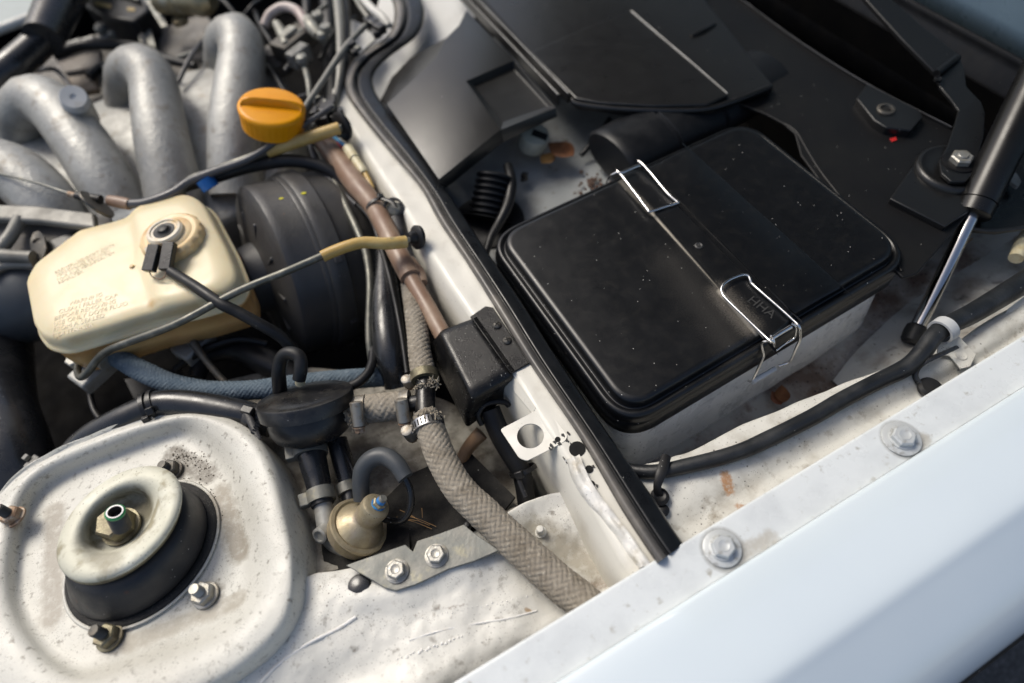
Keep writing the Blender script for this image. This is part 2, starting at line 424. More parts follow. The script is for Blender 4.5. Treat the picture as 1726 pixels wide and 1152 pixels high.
# engine bay tub (dark floor and walls far below everything)
def bay():
    x0, x1, y0, y1, zf, zt = -75, 84, 7.2, 190, -34, -5
    vs = [(x0, y0, zf), (x1, y0, zf), (x1, y1, zf), (x0, y1, zf), (x0, y0, zt), (x1, y0, zt), (x1, y1, zt), (x0, y1, zt)]
    me = mkmesh('bay', vs, [(0, 1, 2, 3), (0, 1, 5, 4), (1, 2, 6, 5), (2, 3, 7, 6), (3, 0, 4, 7)], smooth=False)
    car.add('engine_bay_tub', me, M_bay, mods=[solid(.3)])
bay()
# fender: crown rows in world cm along X
def fender():
    xs = [-30, -18, -6, 6, 18, 30, 42, 54, 70, 95]
    def row(y, z, k=0.0, kz=0.0):
        return [Vec((x, y + k*(x-20)/60, z + kz*(x-20)/60)) for x in xs]
    prof = [(5.0, -.1), (4.96, .25), (4.85, .5), (4.5, .62), (3, .7), (0, .62), (-1.5, .5), (-2.1, .32), (-2.7, -.05), (-4.4, -1.1), (-6.2, -2.3), (-7.7, -3.6), (-8.7, -5.0), (-9.0, -6.2), (-9.0, -7.4)]
    rows = [row(y, z, .0 if y > 3 else .5*(3-y)/8, 0) for y, z in prof]
    me = sheet(rows, n=80, m=80, sharp=None)
    f = car.add('fender', me, M_fender)
    # wheel arch edge, dark rubber trim under the fender
    ed = [row(-8.95, -7.2, .75), row(-9.4, -7.7, .77), row(-9.55, -8.4, .77), row(-9.1, -9.4, .77), row(-7, -9.8, .77)]
    car.add('arch_trim', sheet(ed, n=60, m=14), M_rub, f)
    # bolting lip
    lp = [(4.99, -.35), (5.0, -.12), (5.25, -.08), (6.8, 0), (8.1, .04), (8.36, .0), (8.45, -.12), (8.46, -.5), (8.44, -1.6)]
    me = sheet([row(y, z) for y, z in lp], n=80, m=70, sharp=60)
    car.add('fender_lip', me, M_lip, f)
fender()
# inner apron in front (white, dented, with seam sealer)
def apron():
    top = [(150, 1175, -3.2), (300, 1118, -2.9), (400, 1066, -2.8), (478, 1003, -3.0), (530, 972, -3.2), (590, 962, -3.4), (690, 938, -3.5), (780, 908, -3.7), (850, 872, -4.0), (905, 845, -4.3), (950, 834, -4.4), (985, 850, -4.4)]
    mid = [(250, 1235, -3.3), (370, 1165, -2.4), (450, 1110, -2.2), (520, 1055, -2.4), (570, 1020, -2.7), (640, 1005, -2.7), (730, 972, -2.7), (800, 942, -3.0), (875, 915, -4.6), (930, 900, -5.2), (985, 890, -5.2), (1030, 905, -4.8)]
    m2 = [(330, 1330, -4.0), (450, 1240, -3.6), (540, 1165, -3.5), (610, 1110, -3.4), (660, 1075, -3.4), (720, 1052, -3.4), (800, 1018, -3.5), (860, 990, -4.0), (915, 965, -5.2), (965, 950, -5.6), (1015, 940, -5.6), (1052, 945, -5.2)]
    m3 = [(400, 1420, -3.8), (520, 1320, -3.3), (620, 1245, -3.0), (690, 1180, -2.9), (735, 1135, -3.1), (785, 1100, -3.3), (850, 1066, -3.5), (905, 1030, -4.2), (950, 1005, -5.2), (995, 985, -5.6), (1035, 972, -5.6), (1065, 965, -5.4)]
    W = [VS(r) for r in (top, mid, m2, m3)]
    last = [Vec((-21+3.15*i, 8.3, -4.2-.05*i)) for i in range(12)]
    back = dz([p+Vec((0, .15, 0)) for p in W[0]], -.7)
    def disp(v, a, b):
        q = v*.35; h = mnoise.noise(q)*.34 + mnoise.noise(v*1.3+Vec((9, 0, 0)))*.07 + mnoise.noise(v*4)*.015
        # long shallow swage lines
        s = sin((v.y*1.25+v.x*.22)*1.3)*.08
        return v+Vec((0, 0, h+s))
    me = sheet([dz(back, -3)]+[back]+W+[last], n=190, m=110, disp=disp, sharp=None)
    from mathutils.bvhtree import BVHTree
    bv = BVHTree.FromPolygons([v.co*100 for v in me.vertices], [tuple(p.vertices) for p in me.polygons])
    def on(px, py, z=-3):
        d = (V(px, py, -3)-CAMP).normalized(); h = bv.ray_cast(CAMP, d)[0]
        return h if h is not None else V(px, py, z)
    ap = car.add('inner_apron', me, M_bodyw)
    # seam sealer bead and weld beads
    def bead(pts, r, zoff=.0):
        w = [on(*(lambda q: q)((x, y, z))) for x, y, z in pts]; w = cr(w, 40); r0 = [r*(.7+.5*abs(mnoise.noise(p*2.2))) for p in w]
        return tube(w, r0, seg=8, n=60)
    me = joinm(bead([(600, 1040, -2.75), (570, 1060, -2.6), (520, 1085, -2.5), (470, 1120, -2.5), (440, 1150, -2.6)], .16),
               bead([(470, 1000, -2.75), (440, 1030, -2.5), (390, 1060, -2.45), (350, 1088, -2.5), (330, 1120, -2.5), (285, 1150, -2.6)], .22),
               bead([(905, 1030, -4.6), (860, 1042, -4.0), (800, 1052, -3.6), (740, 1064, -3.4), (690, 1080, -3.3)], .1))
    car.add('seam_sealer', me, M_flake, ap)
    random.seed(4); vs = []
    ms = []
    for i in range(17):
        t = i/16; px, py = 672+(778-672)*t, 1111-(1111-1074)*t
        r = random.uniform(.08, .16); c = on(px+random.uniform(-2, 2), py+random.uniform(-2, 2))
        ms.append(lathe([(r, -.15), (r*.9, .0), (r*.5, .08), (.01, .1)], seg=10, M=Matrix.Translation(c)))
    for i in range(24):
        t = i/23; px, py = 712+(905-712)*t, 1042-(1042-1003)*t
        r = random.uniform(.04, .09); c = on(px, py+random.uniform(-2, 2))
        ms.append(lathe([(r, -.15), (r*.9, .0), (r*.5, .05), (.01, .06)], seg=8, M=Matrix.Translation(c)))
    car.add('weld_beads', joinm(*ms), M_flake, ap)
apron()
# strut tower: plateau with a dished recess; its top leans a little towards the engine
TC = V(228, 930, -3.7)
def TV(px, py, z, k=.17):
    p = V(px, py, z)
    for _ in range(4): p = V(px, py, z-k*(p.y-TC.y))
    return p
def tower():
    R0 = [(62, 905), (52, 1000), (84, 1070), (124, 1103), (166, 1106), (256, 1075), (335, 1046), (385, 1000), (396, 955), (392, 900), (372, 838), (350, 797), (312, 764), (272, 768), (192, 798), (100, 838)]
    R1 = [(40, 895), (30, 1003), (68, 1082), (116, 1124), (166, 1126), (260, 1094), (348, 1062), (405, 1012), (420, 958), (415, 897), (392, 824), (366, 776), (318, 738), (268, 742), (184, 773), (80, 822)]
    R2 = [(22, 885), (6, 1008), (50, 1100), (108, 1143), (168, 1150), (270, 1118), (365, 1082), (432, 1024), (449, 962), (443, 893), (416, 806), (385, 752), (326, 716), (266, 722), (175, 754), (64, 806)]
    R3 = [(2, 878), (-40, 1020), (22, 1140), (98, 1185), (172, 1192), (292, 1152), (390, 1104), (462, 1040), (484, 966), (474, 890), (445, 792), (405, 732), (334, 703), (262, 710), (165, 742), (50, 798)]
    R4 = [(-20, 872), (-80, 1030), (-4, 1180), (88, 1230), (176, 1238), (310, 1180), (410, 1125), (482, 1052), (499, 970), (488, 888), (458, 784), (412, 722), (336, 697), (260, 704), (160, 737), (44, 794)]
    z = [-3.7, -3.5, -2.25, -1.95, -2.5]
    rr = [[TV(x, y, zz, kk) for x, y in r] for r, zz, kk in zip((R0, R1, R2, R3, R4), z, (.17, .17, .15, .13, .12))]
    c = V(228, 930, -3.7)
    cen = [[c+(p-c)*k for p in rr[0]] for k in (.02, .5, .8)]
    low = [inset(rr[4], -.25, -4), inset(rr[4], -.4, -9), inset(rr[4], -.8, -16)]
    allr = cen+rr+low
    n = 180; R = [cr(r, n, True) for r in allr]
    # spline across rings
    cols = []
    for i in range(n): cols.append(cr([R[j][i] for j in range(len(R))], 74))
    vs = [cols[i][j] for j in range(74) for i in range(n)]
    vs = [v+Vec((0, 0, (mnoise.noise(v*.3)*.12+mnoise.noise(v*1.6)*.025) if v.z > -6 else 0)) for v in vs]
    fs = [(j*n+i, j*n+(i+1) % n, (j+1)*n+(i+1) % n, (j+1)*n+i) for j in range(73) for i in range(n)]
    me = mkmesh('t', vs, fs, sharp=None, face_cam=True)
    tw = car.add('strut_tower', me, M_tower)
    # grime heap behind the mount and loose debris
    random.seed(8); ms = []
    for i in range(150):
        a = random.random(); px = 292+74*a+random.gauss(0, 9); py = 764+38*a*random.random()+random.gauss(0, 7)
        r = random.choice([.03, .04, .05, .06, .09]); ms.append(lathe([(r, -.1), (r*.8, r*.3), (.01, r*.6)], seg=6, M=Matrix.Translation(TV(px, py, -3.64))))
    for i in range(90):
        a = random.uniform(-1.3, 1.5); rr2 = 6.75+random.gauss(0, .25)
        p = c0+Vec((cos(a)*rr2, sin(a)*rr2, 0)); r = random.uniform(.02, .06)
        ms.append(lathe([(r, -.1), (r*.8, r*.3), (.01, r*.6)], seg=5, M=Matrix.Translation((p.x, p.y, -3.64-.17*(p.y-TC.y)))))
    car.add('caked_dirt', joinm(*ms), M_soil, tw)
c0 = V(240, 925, -3.6)
M_soil = mat('dry_soil', (.07, .058, .045), .9, mott=((.15, .13, .1), 300, .4, .6))
tower()
# recess panel between tower and firewall flange
def recess():
    r0 = [(380, 640, -10), (520, 620, -11), (640, 640, -12), (760, 680, -12), (850, 740, -12), (905, 800, -12)]
    r1 = [(420, 720, -9), (500, 740, -9.5), (600, 760, -10), (720, 770, -10.5), (810, 800, -11), (880, 830, -11)]
    r2 = [(470, 800, -7.5), (510, 830, -8), (600, 830, -9), (720, 830, -9.5), (800, 840, -10), (880, 850, -9)]
    r3 = [(490, 900, -6.5), (520, 920, -7), (600, 900, -8.6), (700, 880, -9), (790, 870, -9), (900, 850, -7)]
    r4 = [(490, 990, -4.6), (530, 972, -5), (600, 950, -6.6), (700, 915, -7), (790, 885, -7), (910, 845, -6)]
    def disp(v, a, b): return v+Vec((0, 0, mnoise.noise(v*.5)*.3+mnoise.noise(v*2)*.06))
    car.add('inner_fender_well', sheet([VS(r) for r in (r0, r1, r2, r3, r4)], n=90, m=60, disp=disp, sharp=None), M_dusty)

recess()
# firewall flange (cream strip beside the long seal) -----------------------------------------
SA = [(640, -30), (664, 10), (655, 58), (606, 92), (584, 122), (584, 158), (612, 200), (661, 260), (708, 316), (739, 372), (786, 442), (830, 512), (892, 612), (976, 736), (1043, 851), (1082, 912), (1108, 950)]
SD = [(694, -30), (714, 14), (704, 58), (656, 96), (630, 125), (632, 155), (660, 198), (704, 252), (750, 318), (788, 376), (832, 442), (880, 512), (942, 610), (1022, 728), (1099, 839), (1132, 890), (1152, 918)]
def SP(f, z): return [V(a[0]+(d[0]-a[0])*f, a[1]+(d[1]-a[1])*f, z) for a, d in zip(SA, SD)]
M_seam = mat('brushed_seam_paint', (.66, .64, .58), .4, mott=[((.42, .38, .30), 70, .5, .68), ((.72, .71, .68), 30, .5, .7)], specks=[((.07, .06, .045), 500, .25, .3)], bump=(260, .6))
def flange():
    A = [(562, 150), (569, 175), (585, 205), (606, 240), (641, 294), (672, 340), (700, 386), (738, 448), (790, 524), (838, 596), (872, 640), (915, 712), (958, 778), (1004, 858), (1052, 944), (1085, 990)]
    S = SA[4:]; S = [SA[3]]+SA[4:]
    S = [(606, 110)]+[(a[0]+(d[0]-a[0])*.35, a[1]+(d[1]-a[1])*.35) for a, d in zip(SA[4:], SD[4:])]+[]
    # resample both to the same count via splines
    crease = [V(x, y, -.55) for x, y in A]; inner = [V(x, y, -.5) for x, y in S]
    c1 = [p+Vec((-.12, -.0, -.12)) for p in crease]; n = 120
    cc, ii = cr(crease, n), cr(inner, n)
    # slanted face going down to the engine side
    mid = [p+Vec((-1.1, -.1, -2.4)) for p in cc]; lo = [p+Vec((-1.5, -.2, -6.5)) for p in cc]; lo2 = [p+Vec((-1.6, -.2, -20)) for p in cc]
    back = [p+Vec((.8, .3, -.4)) for p in ii]
    bd = [p+Vec((1.2, .3, -13)) for p in ii]
    me = sheet([lo2, lo, mid, [p+Vec((-.25, 0, -.35)) for p in cc], [p+Vec((.15, .05, 0.02)) for p in cc], [a.lerp(b, .5) for a, b in zip(cc, ii)], ii, back, bd], n=n, m=80,
               disp=lambda v, a, b: v+Vec((0, 0, mnoise.noise(v*.6)*.06 if v.z > -2 else 0)), sharp=None)
    fl = car.add('firewall_flange', me, M_beam)
    # brushed-on seam sealer down the lower end
    rows = []
    for k, off in enumerate((0, .3, .6, .9, 1.3)):
        pts = [(948, 778), (962, 812), (985, 850), (1012, 884), (1040, 922), (1068, 962)]
        rows.append([V(x+off*22, y+off*-9, -.3-.0*k+[-1.6, -.35, .15, .25, .2][k]) for x, y in pts])
    me = sheet(rows, n=70, m=30, disp=lambda v, a, b: v+Vec((0, 0, mnoise.noise(Vec((v.x*2.4, v.y*.7, 3)))*.22)), sharp=None)
    car.add('brushed_sealer', me, M_seam, fl)
    # holes and chipped marks in the lower end
    for (x, y, r) in ((973, 757, 14), (940, 741, 5), (993, 791, 7), (997, 816, 6)):
        q = V(x, y, -.46)
        car.add('flange_hole', lathe([(r*cpp(q), 0), (r*cpp(q), -.1)], 24, Matrix.Translation(q)), M_black, fl)
    random.seed(3); ms = []
    for (x, y, s) in ((950, 735, 7), (955, 742, 6), (943, 748, 6), (930, 752, 5), (935, 745, 5), (958, 730, 4), (928, 757, 4), (980, 783, 4), (978, 800, 5), (985, 790, 3), (1006, 818, 4), (1003, 824, 5), (990, 822, 4), (1000, 786, 4), (951, 773, 4), (955, 780, 3), (962, 748, 3)):
        k = 9; p0 = V(x, y, -.44); pts = []
        for i in range(k):
            a = 2*pi*i/k; r = s*cpp(p0)*random.uniform(.35, 1.3)*.75; pts.append(p0+Vec((cos(a)*r*.7, sin(a)*r*1.3, 0)))
        ms.append(plate(pts, .05))
    car.add('paint_chips', joinm(*ms), M_chip, fl)
flange()
# body panel behind the seal, top centre
def cowl_panel():
    vs = [V(655, -60, -3), V(820, -60, -3), V(800, 30, -3), V(770, 95, -4), V(700, 150, -6), V(640, 215, -7), V(600, 140, -6.5)]
    car.add('cowl_panel', plate(vs, .3), M_body2, mods=[bevel(.5)])
    # scuttle floor seen between the shroud and the battery
    r0 = [(640, 60, -7), (820, 60, -7), (1000, 100, -9), (1180, 150, -9)]
    r1 = [(650, 150, -6.5), (800, 190, -7), (960, 230, -8), (1150, 240, -8)]
    r2 = [(730, 290, -6), (850, 320, -6.5), (1000, 300, -7), (1130, 300, -7)]
    r3 = [(790, 400, -6), (860, 420, -6), (1010, 400, -7), (1150, 360, -7)]
    r4 = [(900, 540, -6), (980, 560, -6), (1100, 520, -7), (1220, 460, -7)]
    car.add('scuttle_floor', sheet([VS(r) for r in (r0, r1, r2, r3, r4)], n=60, m=50, disp=lambda v, a, b: v+Vec((0, 0, mnoise.noise(v*.25)*.5)), sharp=None), M_scut)
M_body2 = mat('inner_body_paint', (.6, .6, .57), .4, mott=((.42, .41, .38), 20, .5, .8), bump=(100, .1))
M_scut = mat('scuttle_paint', (.27, .285, .285), .5, mott=[((.18, .18, .175), 20, .45, .7), ((.10, .08, .065), 50, .62, .72)], bump=(200, .15))
cowl_panel()
# channel between battery tray and fender: floor, step wall, rounded rail
def channel():
    def g(v, a, b): return v+Vec((0, 0, mnoise.noise(v*.35)*.5+mnoise.noise(v*1.3)*.12))
    rows = [[Vec((x, y, z+zz)) for x, zz in ((16, 0), (24, 0), (32, .2), (40, .4), (48, 1.2), (56, 2.2), (66, 2.6), (84, 3))] for y, z in ((31, -13), (26, -13), (22, -13), (18, -13.2), (14, -13.2))]
    fl = car.add('channel_floor', sheet(rows, n=110, m=70, disp=g, sharp=None), M_floor)
    # grey side wall rising towards the right, behind the gas strut
    r = [VS([(1405, 640, -12), (1450, 585, -11.5), (1520, 520, -11), (1600, 450, -11), (1690, 380, -11), (1800, 300, -11)]),
         VS([(1430, 665, -11.3), (1500, 615, -9.6), (1560, 580, -9), (1640, 530, -9), (1720, 470, -9), (1830, 400, -9)]),
         VS([(1450, 690, -11), (1540, 640, -8), (1610, 600, -7.4), (1680, 560, -7.2), (1760, 505, -7), (1860, 440, -7)])]
    car.add('channel_side', sheet(r, n=70, m=30, disp=g, sharp=None), M_side)
    # rail: white rounded bulge
    up_ = [(1060, 792, -4.6), (1160, 764, -4.3), (1236, 725, -4.1), (1327, 687, -4.0), (1438, 642, -4), (1540, 608, -4), (1600, 588, -4.2), (1660, 545, -4.4), (1740, 500, -4.6), (1830, 445, -4.8)]
    U = VS(up_)
    rows = [[p+Vec((0, .35, -9)) for p in U], [p+Vec((0, .3, -2)) for p in U], [p+Vec((0, .12, -.35)) for p in U], U]
    low = [Vec((14.5+6.4*i, 8.45, -4.2)) for i in range(10)]
    lf = cr(low, 40); uf = cr(U, 40)
    rows = [cr(r_, 40) for r_ in rows]
    for k, h in ((.25, .35), (.5, .3), (.75, -.2)):
        rows.append([a.lerp(b, k)+Vec((0, 0, h)) for a, b in zip(uf, lf)])
    rows.append(lf); rows.append([p+Vec((0, -.2, -3)) for p in lf])
    car.add('inner_rail', sheet(rows, n=120, m=60, disp=lambda v, a, b: v+Vec((0, 0, (mnoise.noise(v*.5)*.12+mnoise.noise(v*2.5)*.03) if v.z > -6 else 0)), sharp=None), M_rail)
M_side = mat('channel_side_paint', (.42, .42, .40), .55, mott=[((.18, .15, .12), 16, .48, .68), ((.05, .04, .035), 40, .6, .72)], specks=[((.03, .025, .02), 200, .3, .25)], bump=(150, .4))
M_rail = mat('inner_rail_paint', (.63, .625, .58), .42, mott=[((.42, .40, .35), 26, .5, .72), ((.3, .27, .22), 80, .58, .75)], specks=[((.05, .045, .04), 330, .34, .22), ((.12, .1, .08), 700, .3, .3)], bump=(260, .35))
channel()
def rust():
    random.seed(11); ms = []
    for (x, y, s) in ((1224, 812, 9), (1229, 822, 8), (1222, 805, 6), (1232, 832, 5), (1238, 800, 4), (1216, 815, 3), (1252, 858, 6), (1246, 862, 5), (1283, 810, 3)):
        pass
rust()
# raised hood panel (upper right), the far inner wing (upper left)
def hood():
    # raised hood, hinged behind the battery; only its lowest corner is in the photograph
    t = T('open_hood', 'raised white hood seen from below, filling the top right corner behind the hinge arm', 'hood')
    prof = [(86.7, -1.8), (85.2, 2.0), (71, 48), (56, 98), (43, 142)]
    rows = [[Vec((x, y, z)) for y in (4, 40, 80, 120, 150)] for x, z in prof]
    vs = [p for r in rows for p in r]; n = 5
    fs = [(j*n+i, j*n+i+1, (j+1)*n+i+1, (j+1)*n+i) for j in range(len(prof)-1) for i in range(4)]
    t.add('skin', mkmesh('skin', vs, fs, face_cam=True, sharp=40), M_hood, mods=[solid(.6)])
    t.add('edge_seal', mkmesh('seal', [Vec((x, y, z)) for x, z in ((83.2, -12), (84.6, -6), (86.2, -3.2), (86.5, -2.4), (86.3, -1.6)) for y in (3, 40, 80, 151)], [(j*4+i, j*4+i+1, j*4+i+5, j*4+i+4) for j in range(4) for i in range(3)], face_cam=True), M_rub, mods=[solid(.3)])
    def pt(u, y, off): 
        a, b = Vec((85.2, 0, 2.0)), Vec((43, 0, 142)); p = a.lerp(b, u); d = (b-a).normalized(); nn = Vec((-d.z, 0, d.x))
        nn = -nn if nn.x > 0 else nn
        return p+nn*off+Vec((0, y, 0))
    q = [pt(.16, 16, .5), pt(.95, 16, .5), pt(.95, 138, .5), pt(.16, 138, .5)]
    q2 = [pt(.17, 18, 1.6), pt(.94, 18, 1.6), pt(.94, 136, 1.6), pt(.17, 136, 1.6)]
    t.add('added_dark_pad', mkmesh('pad', q+q2, [(0, 1, 2, 3), (4, 5, 6, 7), (0, 1, 5, 4), (1, 2, 6, 5), (2, 3, 7, 6), (3, 0, 4, 7)], smooth=False), M_mat)  # unseen pad added so the black lid reflects something dark
hood()
def stain(m, A, B, r, col, amt=1., nscale=120, edge=.6, lo=.35, hi=.62):
    """a mark with its own shape on the surface: a noisy patch round the segment A-B (world cm), radius r"""
    N = m.node_tree.nodes; L = m.node_tree.links; b = N['Principled BSDF']
    src = b.inputs['Base Color'].links[0].from_socket
    tc = N.new('ShaderNodeTexCoord').outputs['Object']
    A = A*.01; B = B*.01; d = B-A; LL = max(d.length_squared, 1e-10)
    def vm(op, a, c=None):
        x = N.new('ShaderNodeVectorMath'); x.operation = op
        for i, q in enumerate((a, c)):
            if q is None: continue
            if isinstance(q, Vec): x.inputs[i].default_value = q
            else: L.new(q, x.inputs[i])
        return x
    pa = vm('SUBTRACT', tc, A).outputs[0]
    dt = vm('DOT_PRODUCT', pa, d/LL).outputs['Value']
    cl = N.new('ShaderNodeClamp'); L.new(dt, cl.inputs[0])
    sc = vm('SCALE', d); L.new(cl.outputs[0], sc.inputs['Scale'])
    df = vm('SUBTRACT', pa, sc.outputs[0]).outputs[0]
    ln = vm('LENGTH', df).outputs['Value']
    mr = N.new('ShaderNodeMapRange'); mr.inputs[1].default_value = r*.01; mr.inputs[2].default_value = r*.01*(1-edge); L.new(ln, mr.inputs[0])
    nz = N.new('ShaderNodeTexNoise'); nz.inputs['Scale'].default_value = nscale; nz.inputs['Detail'].default_value = 8; nz.inputs['Roughness'].default_value = .7; L.new(tc, nz.inputs['Vector'])
    # threshold moves with the distance so the edge breaks up
    ad = N.new('ShaderNodeMath'); ad.operation = 'MULTIPLY_ADD'; L.new(mr.outputs[0], ad.inputs[0]); ad.inputs[1].default_value = .35; 
    L.new(nz.outputs[0], ad.inputs[2])
    m2 = N.new('ShaderNodeMapRange'); m2.inputs[1].default_value = lo+.25; m2.inputs[2].default_value = hi+.25; m2.inputs[4].default_value = amt; L.new(ad.outputs[0], m2.inputs[0])
    m3 = N.new('ShaderNodeMath'); m3.operation = 'MULTIPLY'; L.new(m2.outputs[0], m3.inputs[0])
    st = N.new('ShaderNodeMath'); st.operation = 'GREATER_THAN'; L.new(mr.outputs[0], st.inputs[0]); st.inputs[1].default_value = 0; L.new(mr.outputs[0], m3.inputs[1])
    sq = N.new('ShaderNodeMath'); sq.operation = 'POWER'; L.new(m3.outputs[0], sq.inputs[0]); sq.inputs[1].default_value = .6
    x = N.new('ShaderNodeMix'); x.data_type = 'RGBA'; L.new(sq.outputs[0], x.inputs[0]); L.new(src, x.inputs[6]); x.inputs[7].default_value = (*col, 1)
    L.new(x.outputs[2], b.inputs['Base Color'])
stain(M_rail, V(1222, 803, -4), V(1230, 826, -4), .8, (.40, .17, .035), .7, 300, lo=.42, hi=.62)
stain(M_rail, V(1246, 852, -4), V(1262, 862, -4), .6, (.32, .15, .05), .6, 240, lo=.42, hi=.62)
stain(M_bodyw, V(1000, 985, -5), V(1040, 965, -5), 1.0, (.13, .08, .04), .9, 200)
stain(M_bodyw, V(888, 1028, -4), V(893, 1030, -4), .28, (.32, .2, .09), .7, 300)
stain(M_bodyw, V(700, 1036, -3), V(790, 1018, -3), .35, (.12, .07, .04), .8, 420, lo=.45, hi=.6)
stain(M_ring, TV(150, 905, 1.5), TV(190, 955, 1.5), 1.6, (.36, .34, .27), .7, 200)
stain(M_ring, TV(225, 860, 0), TV(205, 885, -.5), 2.3, (.13, .12, .085), .9, 110, lo=.2, hi=.55)
stain(M_bodyw, V(900, 900, -5), V(1000, 950, -5), 2.4, (.28, .25, .19), .7, 90)
stain(M_lip, V(1236, 938, 0), V(1300, 908, 0), 1.0, (.45, .43, .38), .8, 120)
stain(M_lip, V(1538, 752, 0), V(1560, 740, 0), .8, (.4, .38, .33), .8, 120)
for x_, y_ in ((347, 1004), (186, 1075), (290, 795)): stain(M_tower, TV(x_, y_, -3.6), TV(x_+6, y_+2, -3.6), 1.7, (.15, .13, .10), .8, 180)
stain(M_tower, TV(26, 873, -2.1), TV(28, 876, -2.1), 1.4, (.2, .15, .1), .7, 180)
stain(M_tower, TV(370, 830, -3.5), TV(402, 930, -3.5), 1.5, (.27, .24, .19), .9, 130)
stain(M_tower, TV(90, 860, -3.5), TV(85, 1040, -3.5), 1.6, (.33, .30, .25), .8, 130)
stain(M_tower, TV(215, 1085, -3.6), TV(400, 1010, -3.4), 1.2, (.36, .33, .27), .8, 130)
stain(M_res, V(262, 515, .3), V(300, 508, .3), .9, (.50, .30, .09), .7, 60, lo=.2, hi=.6)
stain(M_res, V(120, 580, 0), V(330, 520, 0), .8, (.55, .42, .22), .7, 70, lo=.2, hi=.6)
stain(M_tower, TV(290, 765, -3.6), TV(350, 800, -3.6), 1.6, (.13, .115, .09), .9, 150)
# ================================================================= LONG RUBBER SEAL
M_flap = mat('seal_flap_rubber', (.007, .008, .0095), .34, spec=.45, dust=.05, mott=((.014, .0145, .016), 30, .5, .8), bump=(300, .06))
def seal():
    prof = [(0, -.8), (.0, .25), (.06, .62), (.16, .85), (.27, .82), (.36, .5), (.38, .2), (.41, .12), (.46, .3), (.50, .38), (.6, .36), (.9, .08), (1.0, -.25), (1.02, -1.2), (.98, -3.5)]
    me = sheet([SP(f, z-.1) for f, z in prof], n=170, m=90, sharp=None)
    s = T('rubber_seal', 'long black rubber weatherstrip with a grey bead, ending at the fender lip', 'rubber seal')
    s.add('sealing_flap', me, M_flap)
    me2 = sheet([SP(f, z-.09) for f, z in ((-.01, .1), (.0, .27), (.06, .65), (.16, .88), (.27, .85), (.36, .52))], n=170, m=30, sharp=None)
    s.add('bead', me2, M_seal)
seal()
# ================================================================= BATTERY BOX
def battery():
    t = T('battery_box', 'large black battery box lid held on its pale tray by two wire clips', 'battery box')
    Q0 = [(838, 396), (1058, 694), (1525, 418), (1257, 204)]
    q = [V(x, y, 0) for x, y in Q0]
    c = sum(q, Vec())/4
    def ring(off, z, rad): return rpoly(inset(q, 0)[:] if False else [Vec((p.x+sx*off, p.y+sy*off, z)) for p, (sx, sy) in zip(q, ((-1, 1), (-1, -1), (1, -1), (1, 1)))], rad*1.5, 12)
    R = [ring(-.66, 0, 1.55), ring(-.55, 0, 1.6), ring(-.25, -.05, 1.75), ring(-.06, -.22, 1.9), ring(.0, -.5, 1.9), ring(.05, -.8, 1.9), ring(.16, -1.0, 2.1), ring(.3, -1.0, 2.2), ring(.42, -.82, 2.3), ring(.62, -.72, 2.4), ring(.85, -.78, 2.5), ring(1.0, -1.0, 2.55), ring(1.06, -1.35, 2.6), ring(1.06, -1.75, 2.6), ring(1.14, -1.92, 2.7), ring(1.2, -2.05, 2.7), ring(1.24, -2.3, 2.7), ring(1.24, -3.6, 2.7), ring(1.12, -3.75, 2.6), ring(.6, -3.6, 2.4)]
    n = 220
    R = [[Vec(p) for p in r] for r in R]
    lid = t.add('lid', rings(R, spline=False, caps=(True, False), sharp=None), M_lid)
    # middle band running across the lid
    a = [V(1042, 294, .05), V(1294, 580, .05), V(1336, 546, .05), V(1082, 284, .05)]
    b = [V(1050, 296, .42), V(1292, 571, .42), V(1330, 540, .42), V(1084, 288, .42)]
    band = t.add('middle_band', rings([rpoly(a, .3, 3), rpoly(b, .3, 3)], n=120, sharp=40), M_lid, lid, mods=[])
    w = [V(1090, 285, .0), V(1336, 530, .0), V(1420, 484, .0), V(1160, 250, .0)]
    w2 = [p+Vec((0, 0, .14)) for p in [V(1092, 288, 0), V(1334, 526, 0), V(1416, 484, 0), V(1160, 254, 0)]]
    t.add('side_step', rings([rpoly(dz(w, .03), .2, 3), rpoly(w2, .3, 3)], n=100, sharp=40), M_lid, lid)
    t.add('rivet', joinm(lathe([(.42, 0), (.42, .08), (.3, .14), (.2, .08), (.14, .08), (.1, .16), (.02, .18)], 24, up(1178, 415, .4)),), M_lid2, band)
    cu = bpy.data.curves.new('txt', 'FONT'); cu.body = 'HHA'; cu.size = .0135; cu.extrude = .0002
    to = bpy.data.objects.new('txt', cu); COL.objects.link(to)
    dg = bpy.context.evaluated_depsgraph_get(); me = bpy.data.meshes.new_from_object(to.evaluated_get(dg)); bpy.data.objects.remove(to)
    p0 = V(1258, 507, .43); d = (V(1290, 530, .43)-p0); M = Matrix.Translation(p0*.01) @ Matrix.Rotation(atan2(d.y, d.x), 4, 'Z')
    me.transform(M); t.add('embossed_letters', me, M_lid2, band)
    # tray
    def tr(off, z): return ring(off, z, 2.0)
    me = rings([tr(.62, -3.2), tr(.8, -3.9), tr(.75, -4.1), tr(.45, -4.4), tr(.9, -11.5), tr(1.0, -13.2)], spline=False, caps=(False, True), sharp=40)
    t.add('tray', me, M_tray)
